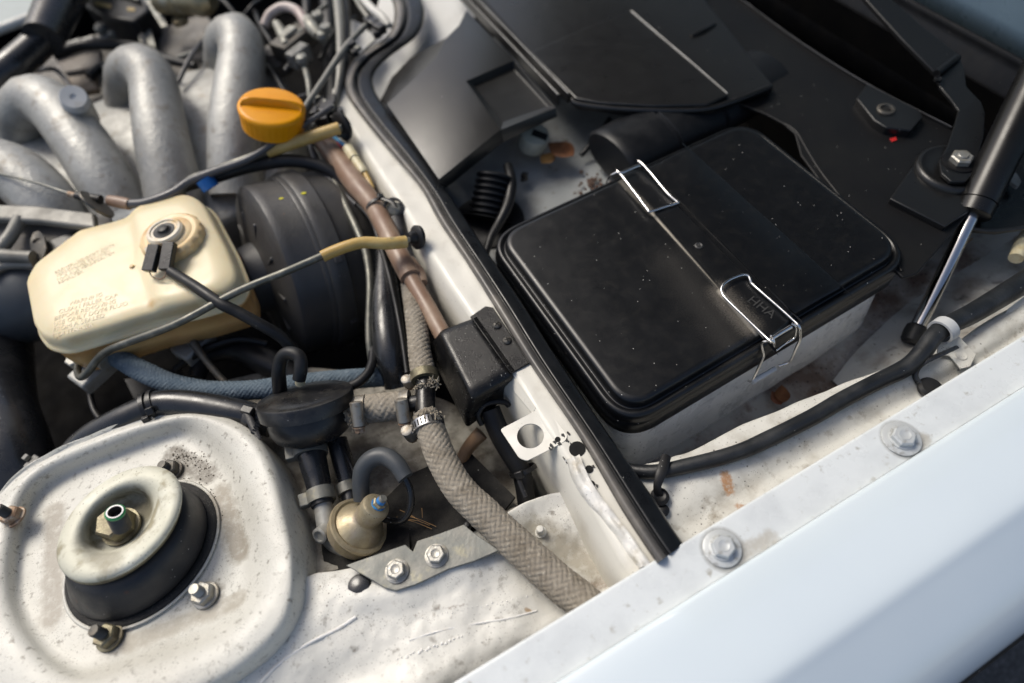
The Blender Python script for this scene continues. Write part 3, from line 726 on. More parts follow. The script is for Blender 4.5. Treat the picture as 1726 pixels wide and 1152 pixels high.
    # low shelf in front of the tray, lighter edge strip
M_lid2 = mat('worn_black_plastic', (.028, .028, .028), .5)
M_tray = mat('pale_tray_paint', (.80, .81, .81), .3, mott=[((.50, .52, .53), 20, .5, .75), ((.2, .19, .18), 60, .62, .75)], bump=(180, .12), specks=[((.05, .05, .05), 200, .2, .12)])
stain(M_lid, V(1046, 303, 0), V(1100, 360, 0), .6, (.2, .18, .15), .7, 600, lo=.35, hi=.6)
stain(M_lid, V(1098, 358, 0), V(1216, 488, 0), .22, (.42, .38, .31), 1., 200, lo=.05, hi=.4)
stain(M_lid, V(1212, 495, 0), V(1262, 552, 0), 2.0, (.15, .135, .115), .75, 700, edge=1, lo=.35, hi=.6)
stain(M_lid, V(1214, 492, 0), V(1282, 568, 0), .4, (.36, .33, .28), .9, 500, lo=.2, hi=.5)
stain(M_lid, V(1240, 590, 0), V(1130, 440, 0), 4.5, (.04, .038, .035), .6, 800, edge=1, lo=.4, hi=.7)
battery()
def wire(t, pts, r, m=M_bright, name='wire', parent=None, **k):
    return t.add(name, tube(VS(pts), r, seg=12, **k), m, parent)
def latches():
    g = 'wire clips on the battery box'
    t = T('wire_clip', 'front wire clip at the near edge of the battery lid, hooked onto a white block', 'wire clip', g)
    z = .75
    wire(t, [(1300, 577, .9), (1288, 566, z), (1255, 534, z), (1226, 506, z), (1217, 494, z), (1218, 482, z+.1), (1230, 472, z+.1), (1250, 464, z+.1), (1261, 465, z+.1), (1265, 473, z), (1268, 479, z-.1), (1285, 494, z), (1315, 520, z), (1338, 541, z), (1347, 551, .7), (1349, 562, .0), (1348, 574, -.8), (1343, 585, -1.6), (1334, 605, -3.2), (1328, 612, -3.9), (1312, 617, -4.1)], .135, name='bail', n=170)
    wire(t, [(1297, 573, .95), (1303, 577, .7), (1302, 570, .9), (1316, 561, .95), (1333, 551, .95)], .2, name='crossbar', smoothp=False, n=5)
    wire(t, [(1298, 566, .9), (1303, 568, .8), (1305, 577, .2), (1304, 588, -.5), (1308, 591, -.8), (1320, 582, -.8), (1335, 573, -.7), (1340, 568, -.5), (1342, 558, .2), (1341, 550, .8), (1334, 546, .9)], .1, name='inner_loop')
    wire(t, [(1299, 576, .9), (1293, 576, .6), (1286, 577, .3), (1284, 584, -.4), (1287, 598, -1.4), (1285, 606, -1.9), (1274, 630, -3.4), (1267, 642, -4.2), (1261, 642, -4.5)], .12, name='hook_leg')
    M = frame(V(1267, 645, -4.3), V(1306, 622, -4.3), Vec((0, -.3, 1)))
    L = (V(1306, 622, -4.3)-V(1267, 645, -4.3)).length
    t.add('hook_block', box((0, 0, L/2), .75, .5, L, M), M_wclip, mods=[bevel(.16)])
    t = T('wire_clip', 'rear wire clip at the far edge of the battery lid, beside the air duct', 'wire clip', g)
    wire(t, [(1076, 272, .9), (1083, 277, .95), (1100, 296, .8), (1125, 326, .7), (1142, 341, .6), (1140, 343, .62), (1118, 350, .65), (1096, 357, .65), (1091, 353, .66), (1070, 325, .75), (1050, 299, .9), (1040, 288, .95)], .135, name='bail', n=120)
    wire(t, [(1043, 293, .95), (1050, 291, 1.), (1066, 284, 1.), (1078, 279, .95)], .19, name='crossbar')
    wire(t, [(1042, 290, 1.), (1030, 296, .4), (1023, 305, -.6), (1021, 316, -1.8), (1021, 322, -3)], .11, name='hook_leg')
latches()
# dark plastic step beneath the near clip
# ================================================================= COWL COVERS (black plastic)
M_edge = mat('painted_edge_highlight', (.26, .255, .24), .35, mott=((.12, .115, .11), 60, .45, .7))  # pale grey painted where plastic edges would catch the light
M_edge2 = mat('painted_ledge_highlight', (.10, .10, .105), .35, mott=((.03, .03, .03), 40, .5, .7))  # dimmer grey, the glint along the ledge put into the colour
def covers():
    t = T('cowl_side_panel', 'big black panel behind the battery box with a thin raised ledge along its top edge', 'body panel')
    z = -1.6
    out = [(1000, -70), (1180, -60), (1236, -8), (1340, 68), (1450, 138), (1560, 195), (1645, 243), (1700, 285), (1622, 372), (1572, 432), (1545, 462), (1522, 468), (1502, 450), (1440, 380), (1400, 330), (1350, 262), (1340, 225), (1320, 208), (1290, 192), (1255, 178), (1228, 170), (1150, 120), (1020, 60)]
    t.add('panel', plate([V(x, y, z) for x, y in out], .35), M_cowl, mods=[bevel(.12, 3)])
    led = [(1150, -62), (1236, -6), (1340, 70), (1450, 140), (1560, 198), (1602, 219)]
    up1 = VS([(x, y, z+.02) for x, y in led]); n = Vec((.45, .8, 0))
    me = sheet([dz(up1, -.1), dz([p+n*.03 for p in up1], .3), dz([p+n*.12 for p in up1], .36), dz([p+n*.3 for p in up1], .2), dz([p+n*.35 for p in up1], -.6)], n=50, m=24)
    t.add('ledge', me, M_cowl2)
    t.add('ledge_highlight', tube([p+Vec((.03, .05, .34)) for p in up1], .055, seg=8), M_edge2)  # thin strip drawn as the highlight on the ledge
    # curved rim next to the battery lid
    rim = [(1322, 210, z-.1), (1334, 216, z), (1346, 228, z), (1362, 256, z), (1382, 288, z), (1405, 318, z), (1440, 362, z), (1500, 430, z), (1520, 458, z)]
    t.add('rim', ptube([(x, y, zz-.05, 3) for x, y, zz in rim], 3), M_cowl)
    # blower cover
    t = T('blower_cover', 'black ribbed plastic blower cover with a raised facet beside the twin rails', 'plastic cover')
    zb = -.4
    out = [(800, -70), (1170, -70), (1190, 0), (1262, 90), (1305, 145), (1262, 158), (1232, 170), (1196, 184), (1130, 186), (1040, 183), (972, 174), (962, 165), (900, 95), (812, 0)]
    t.add('cover', plate([V(x, y, zb) for x, y in out], 1.1), M_cowl2, mods=[bevel(.3, 4)])
    fa = [(893, 88), (980, 50), (1062, 17), (1100, 50), (1228, 160), (1192, 176), (1100, 178), (1010, 173), (970, 166)]
    t.add('raised_facet', plate([V(x, y, zb+.55) for x, y in fa], .8), M_cowl2, mods=[bevel(.2, 4)])
    t.add('edge_highlight', ptube([(1064, 19, zb+.56, 1.8), (1101, 51, zb+.56, 1.8), (1165, 105, zb+.56, 1.6), (1226, 158, zb+.55, 1.2)], 1.8, seg=8, smoothp=False), M_edge)  # pale strip painted as the highlight along the facet edge
    t.add('edge_bead', ptube([(965, 168, zb+.2), (975, 176, zb), (1040, 184, zb-.1), (1130, 187, zb-.1), (1192, 184, zb-.1), (1240, 170, zb), (1296, 148, zb)], 5), M_cowl2)
    t.add('mould_rib', ptube([(1165, 62, zb+.0), (1185, 52, zb+.15), (1204, 42, zb+.0)], 4), M_cowl2)
    # twin rail
    t = T('twin_rail', 'pair of thin parallel bright-edged rails between the grey shroud and the black blower cover', 'trim rail')
    for (a, b) in (((752, -40), (941, 160)), ((778, -30), (958, 158))):
        p0, p1 = V(*a, .9), V(*b, .9); d = (p1-p0).normalized(); nn = Vec((-d.y, d.x, 0))
        q = [p0-nn*.09, p1-nn*.09, p1+nn*.09, p0+nn*.09]
        rl = t.add('rail', plate(q, 1.5), M_cowl2, mods=[bevel(.06, 2)])
        t.add('edge_highlight', tube([p0+Vec((0, 0, .03)), p1+Vec((0, 0, .03))], .075, seg=8, n=4, smoothp=False), M_edge, rl)  # pale strip painted as the bright line on top of the rail
    p = [V(752, -40, -.3), V(941, 160, -.3), V(960, 158, -.3), V(782, -40, -.3)]
    t.add('channel_base', plate(p, .3), M_cowl)
M_cowl2 = mat('black_blower_plastic', (.009, .009, .0095), .3, spec=.5, dust=.04, mott=((.011, .011, .011), 16, .4, .75), bump=(700, .12), rv=.03)
covers()
def shroud():
    t = T('plastic_shroud', 'faded grey black plastic shroud with a sunken corner, over the seal', 'plastic shroud')
    P = {'a': (786, 17, .5), 'b': (774, 42, 1.0), 'c': (752, 64, 1.2), 'd': (735, 98, 1.3), 'e': (652, 176, .6), 'f': (740, 303, .6), 'g': (844, 219, .8), 'h': (786, 137, 1.5), 'i': (867, 102, .5), 'j': (937, 182, .3),
         'k': (718, 82, -.2), 'l': (692, 98, -1.0), 'm': (660, 130, -1.6), 'n': (640, 172, -2.2),
         'r1': (798, 144, .55), 'r2': (864, 115, -.35), 'r3': (924, 180, -.45), 'r4': (848, 206, .0),
         'f2': (744, 324, -1.2), 'g2': (849, 240, -1.0), 'j2': (940, 197, -.6), 'x': (830, 262, -1.8), 'a2': (760, -40, 1.0), 'k2': (700, -30, -1.2), 'o': (760, 10, 1.0)}
    names = list(P); ix = {k: i for i, k in enumerate(names)}; vs = [V(*P[k]) for k in names]
    F = ['a b h i'.split(), 'b c d h'.split(), 'd e f h'.split(), 'h f g'.split(), 'h i r2 r1'.split(), 'i j r3 r2'.split(), 'j g r4 r3'.split(), 'g h r1 r4'.split(), 'r1 r2 r3 r4'.split(),
         'd k l e'.split(), 'e l m n'.split(), 'c k d'.split(), 'f f2 g2 g'.split(), 'g g2 j2 j'.split()]
    me = mkmesh('shroud', vs, [tuple(ix[k] for k in f) for f in F], smooth=True, sharp=None, face_cam=True)
    t.add('cover', me, M_shroud, mods=[solid(.25), bevel(.28, 4, 12)])
shroud()
# white slope of the body under the shroud is in car_body
# ================================================================= HINGE, BUMP STOP, GAS STRUT
def hexbolt(M, name='bolt', label='', cat='bolt', group=None, r=.6, h=.5, wr=None, wh=.12, m=None, mw=None):
    t = T(name, label, cat, group, M=M)
    if wr: t.add('washer', lathe([(wr, 0), (wr, wh*.7), (wr*.94, wh), (r*.5, wh)], 36), mw or m or M_zinc)
    z0 = wh if wr else 0
    hd = joinm(lathe([(r*1.08, z0), (r*1.08, z0+h*.18), (r*.9, z0+h*.25)], 32), hexm(r, h, z0+.02), lathe([(r*.5, z0+h+.0), (r*.47, z0+h+.06), (r*.42, z0+h+.035), (.01, z0+h+.035)], 20))
    t.add('head', hd, m or M_zinc)
    return t
def hinge():
    t = T('bump_stop', 'black angular bump stop block with a hex socket screw, below the ledge', 'bump stop')
    top = VS([(1462, 141, -.6), (1444, 166, -.6), (1474, 203, -.6), (1494, 215, -.6), (1536, 220, -.6), (1556, 197, -.6), (1550, 186, -.6)])
    t.add('block', plate(top, 1.6), M_cowl2, mods=[bevel(.14, 3)])
    t.add('red_mark', plate(VS([(1500, 234, -1.5), (1510, 231, -1.5), (1512, 236, -1.5), (1504, 239, -1.5)]), .1), M_red)
    q = up(1493, 186, -.6)
    t.add('screw', joinm(lathe([(1.02, 0), (1.02, .18), (.9, .28), (.66, .3), (.6, .22), (.58, -.2), (.01, -.2)], 32, q)), M_dkst)
    t.add('hex_socket', hexm(.52, .05, .12, M=q), M_black)
    t = T('bracket_plate', 'black square base plate with a dished round boss under the hinge arm', 'bracket')
    bp = VS([(1500, 335, -.9), (1552, 261, -.9), (1640, 290, -.9), (1668, 330, -.9), (1593, 382, -.9)])
    t.add('plate', plate(bp, .7), M_cowl2, mods=[bevel(.12, 3)])
    q = up(1604, 288, -.9); k = cpp(V(1604, 288, -.9))
    t.add('boss', lathe([(58*k, 0), (57*k, .35), (54*k, .55), (50*k, .62), (45*k, .5), (36*k, .42), (20*k, .45), (.01, .45)], 56, q), M_cowl2)
    t = T('hinge_arm', 'black folded hood hinge arm with a bright hex nut at its pivot', 'hinge arm')
    low = [(1577, 124), (1584, 146), (1603, 168), (1616, 186), (1608, 214), (1597, 246), (1583, 272), (1587, 292), (1603, 306), (1628, 306), (1646, 288), (1652, 250), (1658, 232), (1660, 190), (1654, 172), (1629, 146), (1625, 116), (1617, 93)]
    def zz(y): return .3+max(0, (200-y))*.018
    t.add('lower_link', plate([V(x, y, zz(y)) for x, y in low], .45), M_cowl2, mods=[bevel(.1, 3)])
    bar = [(1577, 123), (1520, 66), (1440, -22), (1400, -70), (1440, -70), (1490, -12), (1560, 48), (1617, 92)]
    t.add('upper_bar', plate([V(x, y, 2.2+(93-y)*.02) for x, y in bar], .6), M_cowl2, mods=[bevel(.12, 3)])
    t.add('pivot_joint', ptube([(1579, 124, 2.1), (1595, 111, 2.2), (1614, 97, 2.3)], 6), M_cowl2)
    q = up(1580, 136, 1.6); t.add('rivet', lathe([(.45, 0), (.45, .3), (.25, .36), (.2, .25), (.01, .25)], 20, q), M_cowl2)
    q = up(1617, 273, .32)
    t.add('pad', lathe([(1.75, 0), (1.72, .12), (1.6, .16), (.01, .16)], 40, q), M_cowl)
    t.add('pivot_nut', joinm(hexm(1.12, .65, .18, M=q @ Matrix.Rotation(.4, 4, 'Z'))), M_zinc)
    t.add('pivot_stud', lathe([(.52, .8), (.52, .95), (.45, 1.0), (.01, 1.0)], 24, q), M_zinc)
hinge()
def gas():
    t = T('gas_strut', 'black gas strut with a chrome rod and ball end, crossing the right edge', 'gas strut')
    A, B = V(1545, 556, -8.5), V(1636, 366, -2.2)
    d = (B-A).normalized()
    # tube continues along the rod line
    k = 31*cpp(B)
    M = frame(B, B+d)
    t.add('cylinder', lathe([(.45*k, 0), (.8*k, .1), (.93*k, .3), (.95*k, 1.5), (.95*k, 1.56), (.9*k, 1.6), (.9*k, 1.66), (.97*k, 1.72), (.97*k, 1.9), (.97*k, 34), (.5*k, 34)], 44, M), M_cyl)
    t.add('rod', tube([A, B+d*1], 12*cpp(A), seg=24, n=4, smoothp=False), M_chrome)
    C = A-d*.4
    t.add('ball_socket', lathe([(.8, -1.2), (1.05, -.9), (1.12, 0), (1.05, .7), (.8, .9), (.55, .95)], 24, frame(C, C+d)), M_rub)
M_cyl = mat('gas_cylinder_paint', (.008, .0078, .0078), .3, spec=.4, dust=.03, rv=.05)
gas()
# ================================================================= STRUT MOUNT
def strut():
    t = T('strut_mount', 'round strut top mount with a worn cream dished washer over a black rubber cone', 'strut mount')
    def circ(px, py, z, rp, n=90):
        c = TV(px, py, z); r = rp*cpp(c); tl = .17
        nn = Vec((0, tl, 1)).normalized(); e1 = Vec((1, 0, 0)); e1 = (e1-nn*e1.dot(nn)).normalized(); e2 = nn.cross(e1)
        return [c+e1*(r*cos(2*pi*i/n))+e2*(r*sin(2*pi*i/n)) for i in range(n)]
    F = 1.0
    # rubber cone (leaning)
    me = rings([circ(233, 925, -3.6, 117), circ(233, 925, -3.2, 118), circ(232, 923, -2.8, 117), circ(227, 916, -1.9, 114), circ(220, 906, -.9, 109), circ(214, 898, -.1, 105), circ(209, 889, .35, 99), circ(206, 884, .1, 62), circ(206, 884, -1.2, 58)], spline=False, caps=(False, True), sharp=None)
    t.add('rubber_cone', me, M_cone)
    me = rings([circ(240, 927, -3.75, 134), circ(240, 927, -3.42, 133), circ(240, 927, -3.36, 131), circ(240, 927, -3.44, 128), circ(240, 927, -3.75, 127)], spline=False, caps=(False, False), sharp=None)
    t.add('seat_ring', me, M_tower)
    me = rings([circ(240, 927, -3.75, 130), circ(240, 927, -3.42, 128), circ(238, 926, -3.25, 123), circ(236, 926, -3.45, 112)], n=90, spline=False, caps=(False, False), sharp=None)
    t.add('soot_ring', me, M_soot)
    me = rings([circ(207, 886, .2, 98), circ(205, 884, .55, 103), circ(204, 882, .9, 102), circ(204, 881, 1.05, 98)], spline=False, caps=(False, False), sharp=None)
    t.add('lower_washer', me, M_olive)
    me = rings([circ(203, 879, .85, 98), circ(203, 878, 1.0, 103), circ(203, 878, 1.2, 105.5), circ(203, 877, 1.45, 104), circ(203, 876, 1.7, 98), circ(203, 876, 1.82, 88), circ(203, 876, 1.76, 79), circ(203, 876, 1.58, 70), circ(203, 877, 1.2, 63), circ(204, 878, .6, 57), circ(205, 879, .0, 53), circ(205, 880, -.5, 50), circ(206, 881, -.75, 46), circ(206, 881, -.8, 10)], spline=False, caps=(False, True), sharp=None)
    t.add('dished_washer', me, M_ring)
    q = up(206, 889, -.6, .3); 
    t.add('centre_nut', joinm(hexm(1.45, 1.7, 0, M=q), lathe([(1.6, 0), (1.6, .25), (1.3, .3)], 36, q)), M_olive)
    M = frame(V(205, 888, .8), V(193, 862, 2.9), Vec((1, 0, 0)))
    prof = []
    for i in range(12): prof += [(.74, i*.16), (.66, i*.16+.08)]
    t.add('threaded_rod', lathe(prof+[(.7, 1.95), (.72, 2.1), (.6, 2.14), (.5, 2.1), (.48, 1.3), (.01, 1.3)], 28, M), M_dkst)
    t.add('green_paint_ring', lathe([(.74, 1.92), (.76, 2.08), (.66, 2.17), (.62, 2.1)], 28, M, caps=False), M_green)
    t.add('bright_collar', lathe([(.64, 2.1), (.62, 2.19), (.52, 2.19), (.5, 2.0)], 28, M, caps=False), M_bright)
M_cone = mat('worn_cone_rubber', (.020, .021, .024), .5, spec=.4, mott=[((.035, .034, .033), 30, .45, .7)], dust=.22, specks=[((.09, .035, .02), 110, .3, .2)], bump=(300, .25))
stain(M_cone, TV(130, 985, -2.5), TV(190, 1020, -3), .8, (.14, .05, .035), .8, 120)
strut()
def stud(px, py, z, label, m, ms, lean=(0, 0), nr=.95, sh=1.6):
    q = TV(px, py, z+.02); M = frame(q, q+Vec((lean[0], lean[1], 1)), Vec((1, .3, 0)))
    t = T('stud_nut', label, 'nut', 'nuts on the strut tower studs', M=M)
    prof = []
    for i in range(int(sh/.13)): prof += [(.46, .7+i*.13), (.40, .765+i*.13)]
    t.add('flange', lathe([(nr*1.16, 0), (nr*1.14, .16), (nr*.95, .22)], 36), m)
    t.add('nut', hexm(nr, .75, .16), m)
    t.add('stud', lathe([(.46, .5)]+prof+[(.4, .72+sh), (.01, .74+sh)], 22), ms)
    return t
stud(347, 1004, -3.6, 'bright stud and nut at the lower right of the round strut mount', M_zinc, M_zinc, (-.05, .1), .95, 1.1)
stud(186, 1075, -3.6, 'dull stud and nut directly below the round strut mount', M_olive, M_dkst, (-.05, .15), .95, 1.3)
stud(290, 795, -3.6, 'grimy dark stud and nut in the dirt above the round strut mount', M_dkst, M_dkst, (-.1, .1), .95, .9)
stud(26, 873, -2.1, 'brown stud and nut on the tower rim at the left edge of the picture', M_rustb, M_dkst, (-.1, .2), .9, 1.3)
# fender lip bolts
M_boltw = mat('painted_bolt', (.50, .52, .52), .38, metal=.15, mott=[((.27, .265, .24), 160, .52, .68)], bump=(400, .2))
for x_, y_ in ((1217, 925), (1519, 740)): stain(M_lip, V(x_, y_, 0), V(x_+4, y_+3, 0), 1.75, (.22, .215, .2), .75, 260, edge=.25, lo=.1, hi=.5)
hexbolt(up(1217, 925, .02, .25), 'fender_bolt', 'painted white hex bolt on the fender lip, the one nearer the seal', 'bolt', 'painted bolts on the fender lip', r=.92, h=.62, wr=1.42, m=M_boltw, mw=M_boltw)
hexbolt(up(1519, 740, .02, .5), 'fender_bolt', 'painted white hex bolt on the fender lip, the one nearer the gas strut', 'bolt', 'painted bolts on the fender lip', r=.95, h=.62, wr=1.5, m=M_boltw, mw=M_boltw)
# ================================================================= BRAKE BOOSTER AND RESERVOIR
def booster():
    t = T('brake_booster', 'big black round brake booster with a raised rib and yellow paint dabs', 'brake booster')
    C = Vec((-6.3, 62, -9.1)); n = Vec((-.955, -.1, .28)).normalized()
    M = frame(C, C+n, Vec((0, 0, 1)))
    prof = [(3.5, 3.6), (4.0, 3.2), (4.4, 1.4), (8.6, .9), (9.4, .7), (10.4, .55), (10.85, .3), (11.0, -.15), (11.0, -.6), (11.05, -3.4), (11.1, -3.6), (11.5, -3.8), (11.65, -4.1), (11.65, -4.7), (11.65, -5.9), (11.5, -6.05), (11.2, -6.15), (11.1, -6.6), (11.0, -8.3), (10.6, -9.8), (9.6, -11), (7.0, -12), (3, -12.5)]
    t.add('shell', lathe(prof[::-1], 128, M, sharp=28), M_boost)
    me = lathe([(10.95, -3.1), (11.22, -3.2), (11.35, -3.5), (11.3, -3.9), (11.0, -4.0)], 128, M)
    t.add('rib', me, M_boost)
    # ribs on the front face
    ms = []
    for a in (20, 55, 90, 125, 160, 200, 240, 280, 320):
        a = radians(a); ms.append(box((cos(a)*7.4, sin(a)*7.4, 1.05), 4.2, .5, .5, M @ Matrix.Rotation(0, 4, 'Z')))
    t.add('front_webs', joinm(*[box((6.2, 0, 1.0), 3.6, .45, .5, M @ Matrix.Rotation(radians(a), 4, 'Z')) for a in range(0, 360, 36)]), M_boost, mods=[bevel(.12, 2)])
    # small notch clips and yellow dabs
    for a, z, nm in ((40, -4.4, 'notch_clip'), (-2, -4.8, 'notch_clip'), (-32, -4.9, 'notch_clip')):
        me = box((11.7, 0, z-.7), .3, .8, .9, M @ Matrix.Rotation(radians(a-90), 4, 'Z')); 
        t.add(nm, me, M_boost, mods=[bevel(.1, 2)])
    M2 = M.inverted()
    for (px, py, rad, s) in ((474, 335, 11.03, .3), (512, 326, 11.68, .34)):
        # find the shell point on this pixel ray
        d = (V(px, py, 0)-CAMP).normalized(); o = M2 @ CAMP; dd = (M2.to_3x3() @ d)
        a_, b_, c_ = dd.x**2+dd.y**2, 2*(o.x*dd.x+o.y*dd.y), o.x**2+o.y**2-rad**2
        D = b_*b_-4*a_*c_
        if D < 0: continue
        tt = (-b_-D**.5)/(2*a_); p = o+dd*tt; an = atan2(p.y, p.x)
        Mq = M @ Matrix.Rotation(an, 4, 'Z') @ Matrix.Translation((rad, 0, p.z)) @ Matrix.Rotation(pi/2, 4, 'Y')
        t.add('paint_dab', lathe([(s, -.04), (s*.9, .03), (.01, .05)], 9, Mq @ Matrix.Diagonal((1.0, .6, 1, 1))), M_yel)
    return M
M_yel = mat('yellow_paint_dab', (.6, .55, .03), .5)
booster()
def reservoir():
    t = T('brake_fluid_reservoir', 'cream translucent brake fluid reservoir with embossed writing and a round screw cap', 'brake fluid reservoir')
    px = [(72, 462), (150, 402), (214, 386), (236, 378), (262, 362), (330, 347), (352, 352), (366, 368), (404, 440), (419, 478), (419, 500), (404, 516), (338, 536), (262, 552), (200, 572), (118, 596), (86, 588), (70, 566), (56, 492)]
    P0 = [V(x, y, -1.4) for x, y in px]
    base = rpoly(P0, .65, 5); N = 150
    base = cr(base, N, True)
    R = [inset(base, .9, -5.6), inset(base, .35, -5.4), inset(base, .15, -3.4), inset(base, .12, -1.75), inset(base, -.12, -1.65), inset(base, -.2, -1.45), inset(base, -.12, -1.25), inset(base, .12, -1.15)]
    t.add('lower_body', rings(R, n=N, spline=False, caps=(True, True), sharp=None), M_resamb)
    R = [inset(base, -.2, -1.45), inset(base, -.22, -1.3), inset(base, -.05, -1.12), inset(base, .1, -1.0), inset(base, .2, -.5), inset(base, .38, .2), inset(base, .72, .55)]
    tops = [inset(base, .72, .55)]
    c = sum(base, Vec())/N
    for k in (.8, .6, .4, .2, .05):
        tops.append([Vec((c.x+(p.x-c.x)*k, c.y+(p.y-c.y)*k, .62)) for p in tops[0]])
    allr = [smooth_ring(r) for r in (R+tops[1:])]
    # step: the left, lower part carries the writing
    xs0, ys0 = V(262, 430, 0).x, 0
    def sh(v):
        if v.z > .1:
            s = max(0, min(1, (v.x-V(258, 480, 0).x)/1.6+.5)); s = s*s*(3-2*s)
            v = Vec((v.x, v.y, v.z-.0+.55*s*min(1, (v.z)/.5)))
        return v
    allr = [[sh(p) for p in r] for r in allr]
    ub = rings(allr, n=N, spline=False, caps=(False, True), sharp=None)
    from mathutils.bvhtree import BVHTree
    bv = BVHTree.FromPolygons([v.co.copy() for v in ub.vertices], [tuple(p.vertices) for p in ub.polygons])
    t.add('upper_body', ub, M_res)
    # filler neck + cap
    C = V(296, 408, 1.0)
    k = cpp(C); M = frame(C+Vec((0, 0, -.2)), C+Vec((.0, .05, 2)), Vec((1, 0, 0)))
    kn = lambda z, r, a: (.07 if (int(a/(2*pi)*34) % 2 == 0) else 0) if r > 3.0 and z < 1.5 else 0
    cap = t.add('cap', lathe([(3.25, -.6), (3.3, 0), (3.3, 1.2), (3.1, 1.5), (2.9, 1.58), (2.6, 1.5), (2.45, 1.5), (2.2, 1.68), (1.6, 1.72), (.5, 1.72), (.01, 1.72)], 136, M, knurl=kn), M_cap)
    Mq = frame(V(278, 391, 2.75), V(278, 391, 2.75)+Vec((0, .05, 1)), Vec((1, 0, 0)))
    t.add('cap_boss', lathe([(1.95, -.9), (1.95, .1), (1.75, .32), (1.5, .36), (1.4, .22), (1.2, .2)], 48, Mq), M_capc, cap)
    t.add('rubber_button', lathe([(1.2, .1), (1.15, .24), (.8, .2), (.62, .3), (.5, .55), (.3, .62), (.01, .62)], 36, Mq), M_rub, cap)
    # connector ramp
    ms = [plate(rpoly(VS([(243, 418, 2.5), (292, 398, 2.7), (300, 412, 2.4), (296, 420, 2.2), (246, 430, 2.2)]), .2, 3), .9)]
    t.add('contact_ramp', joinm(*ms), M_capc, cap)
    # small nipple mark on the seam
    t.add('mould_nub', lathe([(.3, -.1), (.22, .12), (.01, .16)], 16, up(222, 449, .72)), M_cap)
    # embossed writing
    def txt(body, a, b, z, size):
        cu = bpy.data.curves.new('txt', 'FONT'); cu.body = body; cu.size = size*.01; cu.extrude = .0004; cu.space_line = .95
        to = bpy.data.objects.new('txt', cu); COL.objects.link(to)
        dg = bpy.context.evaluated_depsgraph_get(); me = bpy.data.meshes.new_from_object(to.evaluated_get(dg)); bpy.data.objects.remove(to)
        A, B = V(*a, z), V(*b, z); d = B-A
        me.transform(Matrix.Translation(A*.01) @ Matrix.Rotation(atan2(d.y, d.x), 4, 'Z') @ Matrix.Scale(.9, 4, Vec((1, 0, 0))))
        for v in me.vertices:       # the letters lie on the moulded surface
            h = bv.ray_cast(Vec((v.co.x, v.co.y, 1)), Vec((0, 0, -1)))[0]
            if h is not None: v.co.z = h.z + (v.co.z - z*.01) - .00005
        return me
    t.add('embossed_writing', joinm(txt('       WARNING\n  CLEAN FILLER CAP\nBEFORE REMOVING\nUSE ONLY DOT4 FLUID\nFROM A SEALED\nCONTAINER', (92, 522), (190, 494), .67, .80)), M_emb)
    t.add('embossed_writing', joinm(txt('BREMSFLÜSSIGKEIT DOT4\nVERSCHLUSS REINIGEN\nNUR AUS VERSIEGELTEM\nBEHÄLTER', (92, 462), (172, 424), .67, .64)), M_emb)
M_emb = mat('embossed_plastic', (.60, .51, .33), .42, sss=.2)
M_capc = mat('pale_cap_plastic', (.68, .61, .48), .45, sss=.15, mott=((.6, .42, .2), 60, .52, .7))
def smooth_ring(r, it=2):
    n = len(r)
    for _ in range(it): r = [(r[i-1]+r[i]*2+r[(i+1) % n])/4 for i in range(n)]
    return r
reservoir()
def conn():
    t = T('sensor_connector', 'pair of black plug sleeves on the reservoir cap with their black cable', 'connector')
    for (a, b, z) in (((262, 414), (251, 458), 3.1), ((287, 410), (279, 456), 3.1)):
        A, B = V(*a, z), V(*b, z-1.0)
        M = frame(A, B, Vec((0, 0, 1))); L = (B-A).length
        t.add('plug_sleeve', box((0, 0, L/2), .75, 1.28, L, M), M_valve, mods=[bevel(.08, 2)])
    t.add('thin_wire', tube(VS([(252, 459, 2.0), (257, 467, 1.8), (268, 471, 1.6), (277, 467, 1.8), (280, 457, 2.0)]), .07), M_rustb)
    t.add('cable', ptube([(288, 458, 2.0, 9), (330, 484, 2.0, 9.5), (372, 512, 1.6, 10), (400, 526, .9, 10), (440, 548, -.3, 10), (470, 566, -1.6, 10), (490, 585, -3, 10), (500, 600, -5, 10)], 9), M_rub)
conn()
def master():
    t = T('brake_master_cylinder', 'grey cast brake master cylinder under the reservoir with pipe unions', 'master cylinder')
    t.add('body', tube(VS([(110, 560, -8), (250, 560, -9), (420, 500, -9)]), 1.9, smoothp=False, n=6), M_alu)
    for (x, y, z, s) in ((150, 620, -6.4, 1), (322, 575, -6.6, 1)):
        M = up(x, y, z, .5)
        t.add('union_block', box((0, 0, -.9), 4.2, 3.0, 1.8, M), M_alu, mods=[bevel(.3, 3)])
        t.add('union_nut', joinm(hexm(.95, 1.0, 0, M=up(x-18 if s and x < 200 else x+2, y-8 if x < 200 else y-2, z))), M_zinc)
    t.add('outlet', tube(VS([(290, 560, -7), (240, 575, -7), (200, 590, -6.5)]), .9), M_alu)
master()
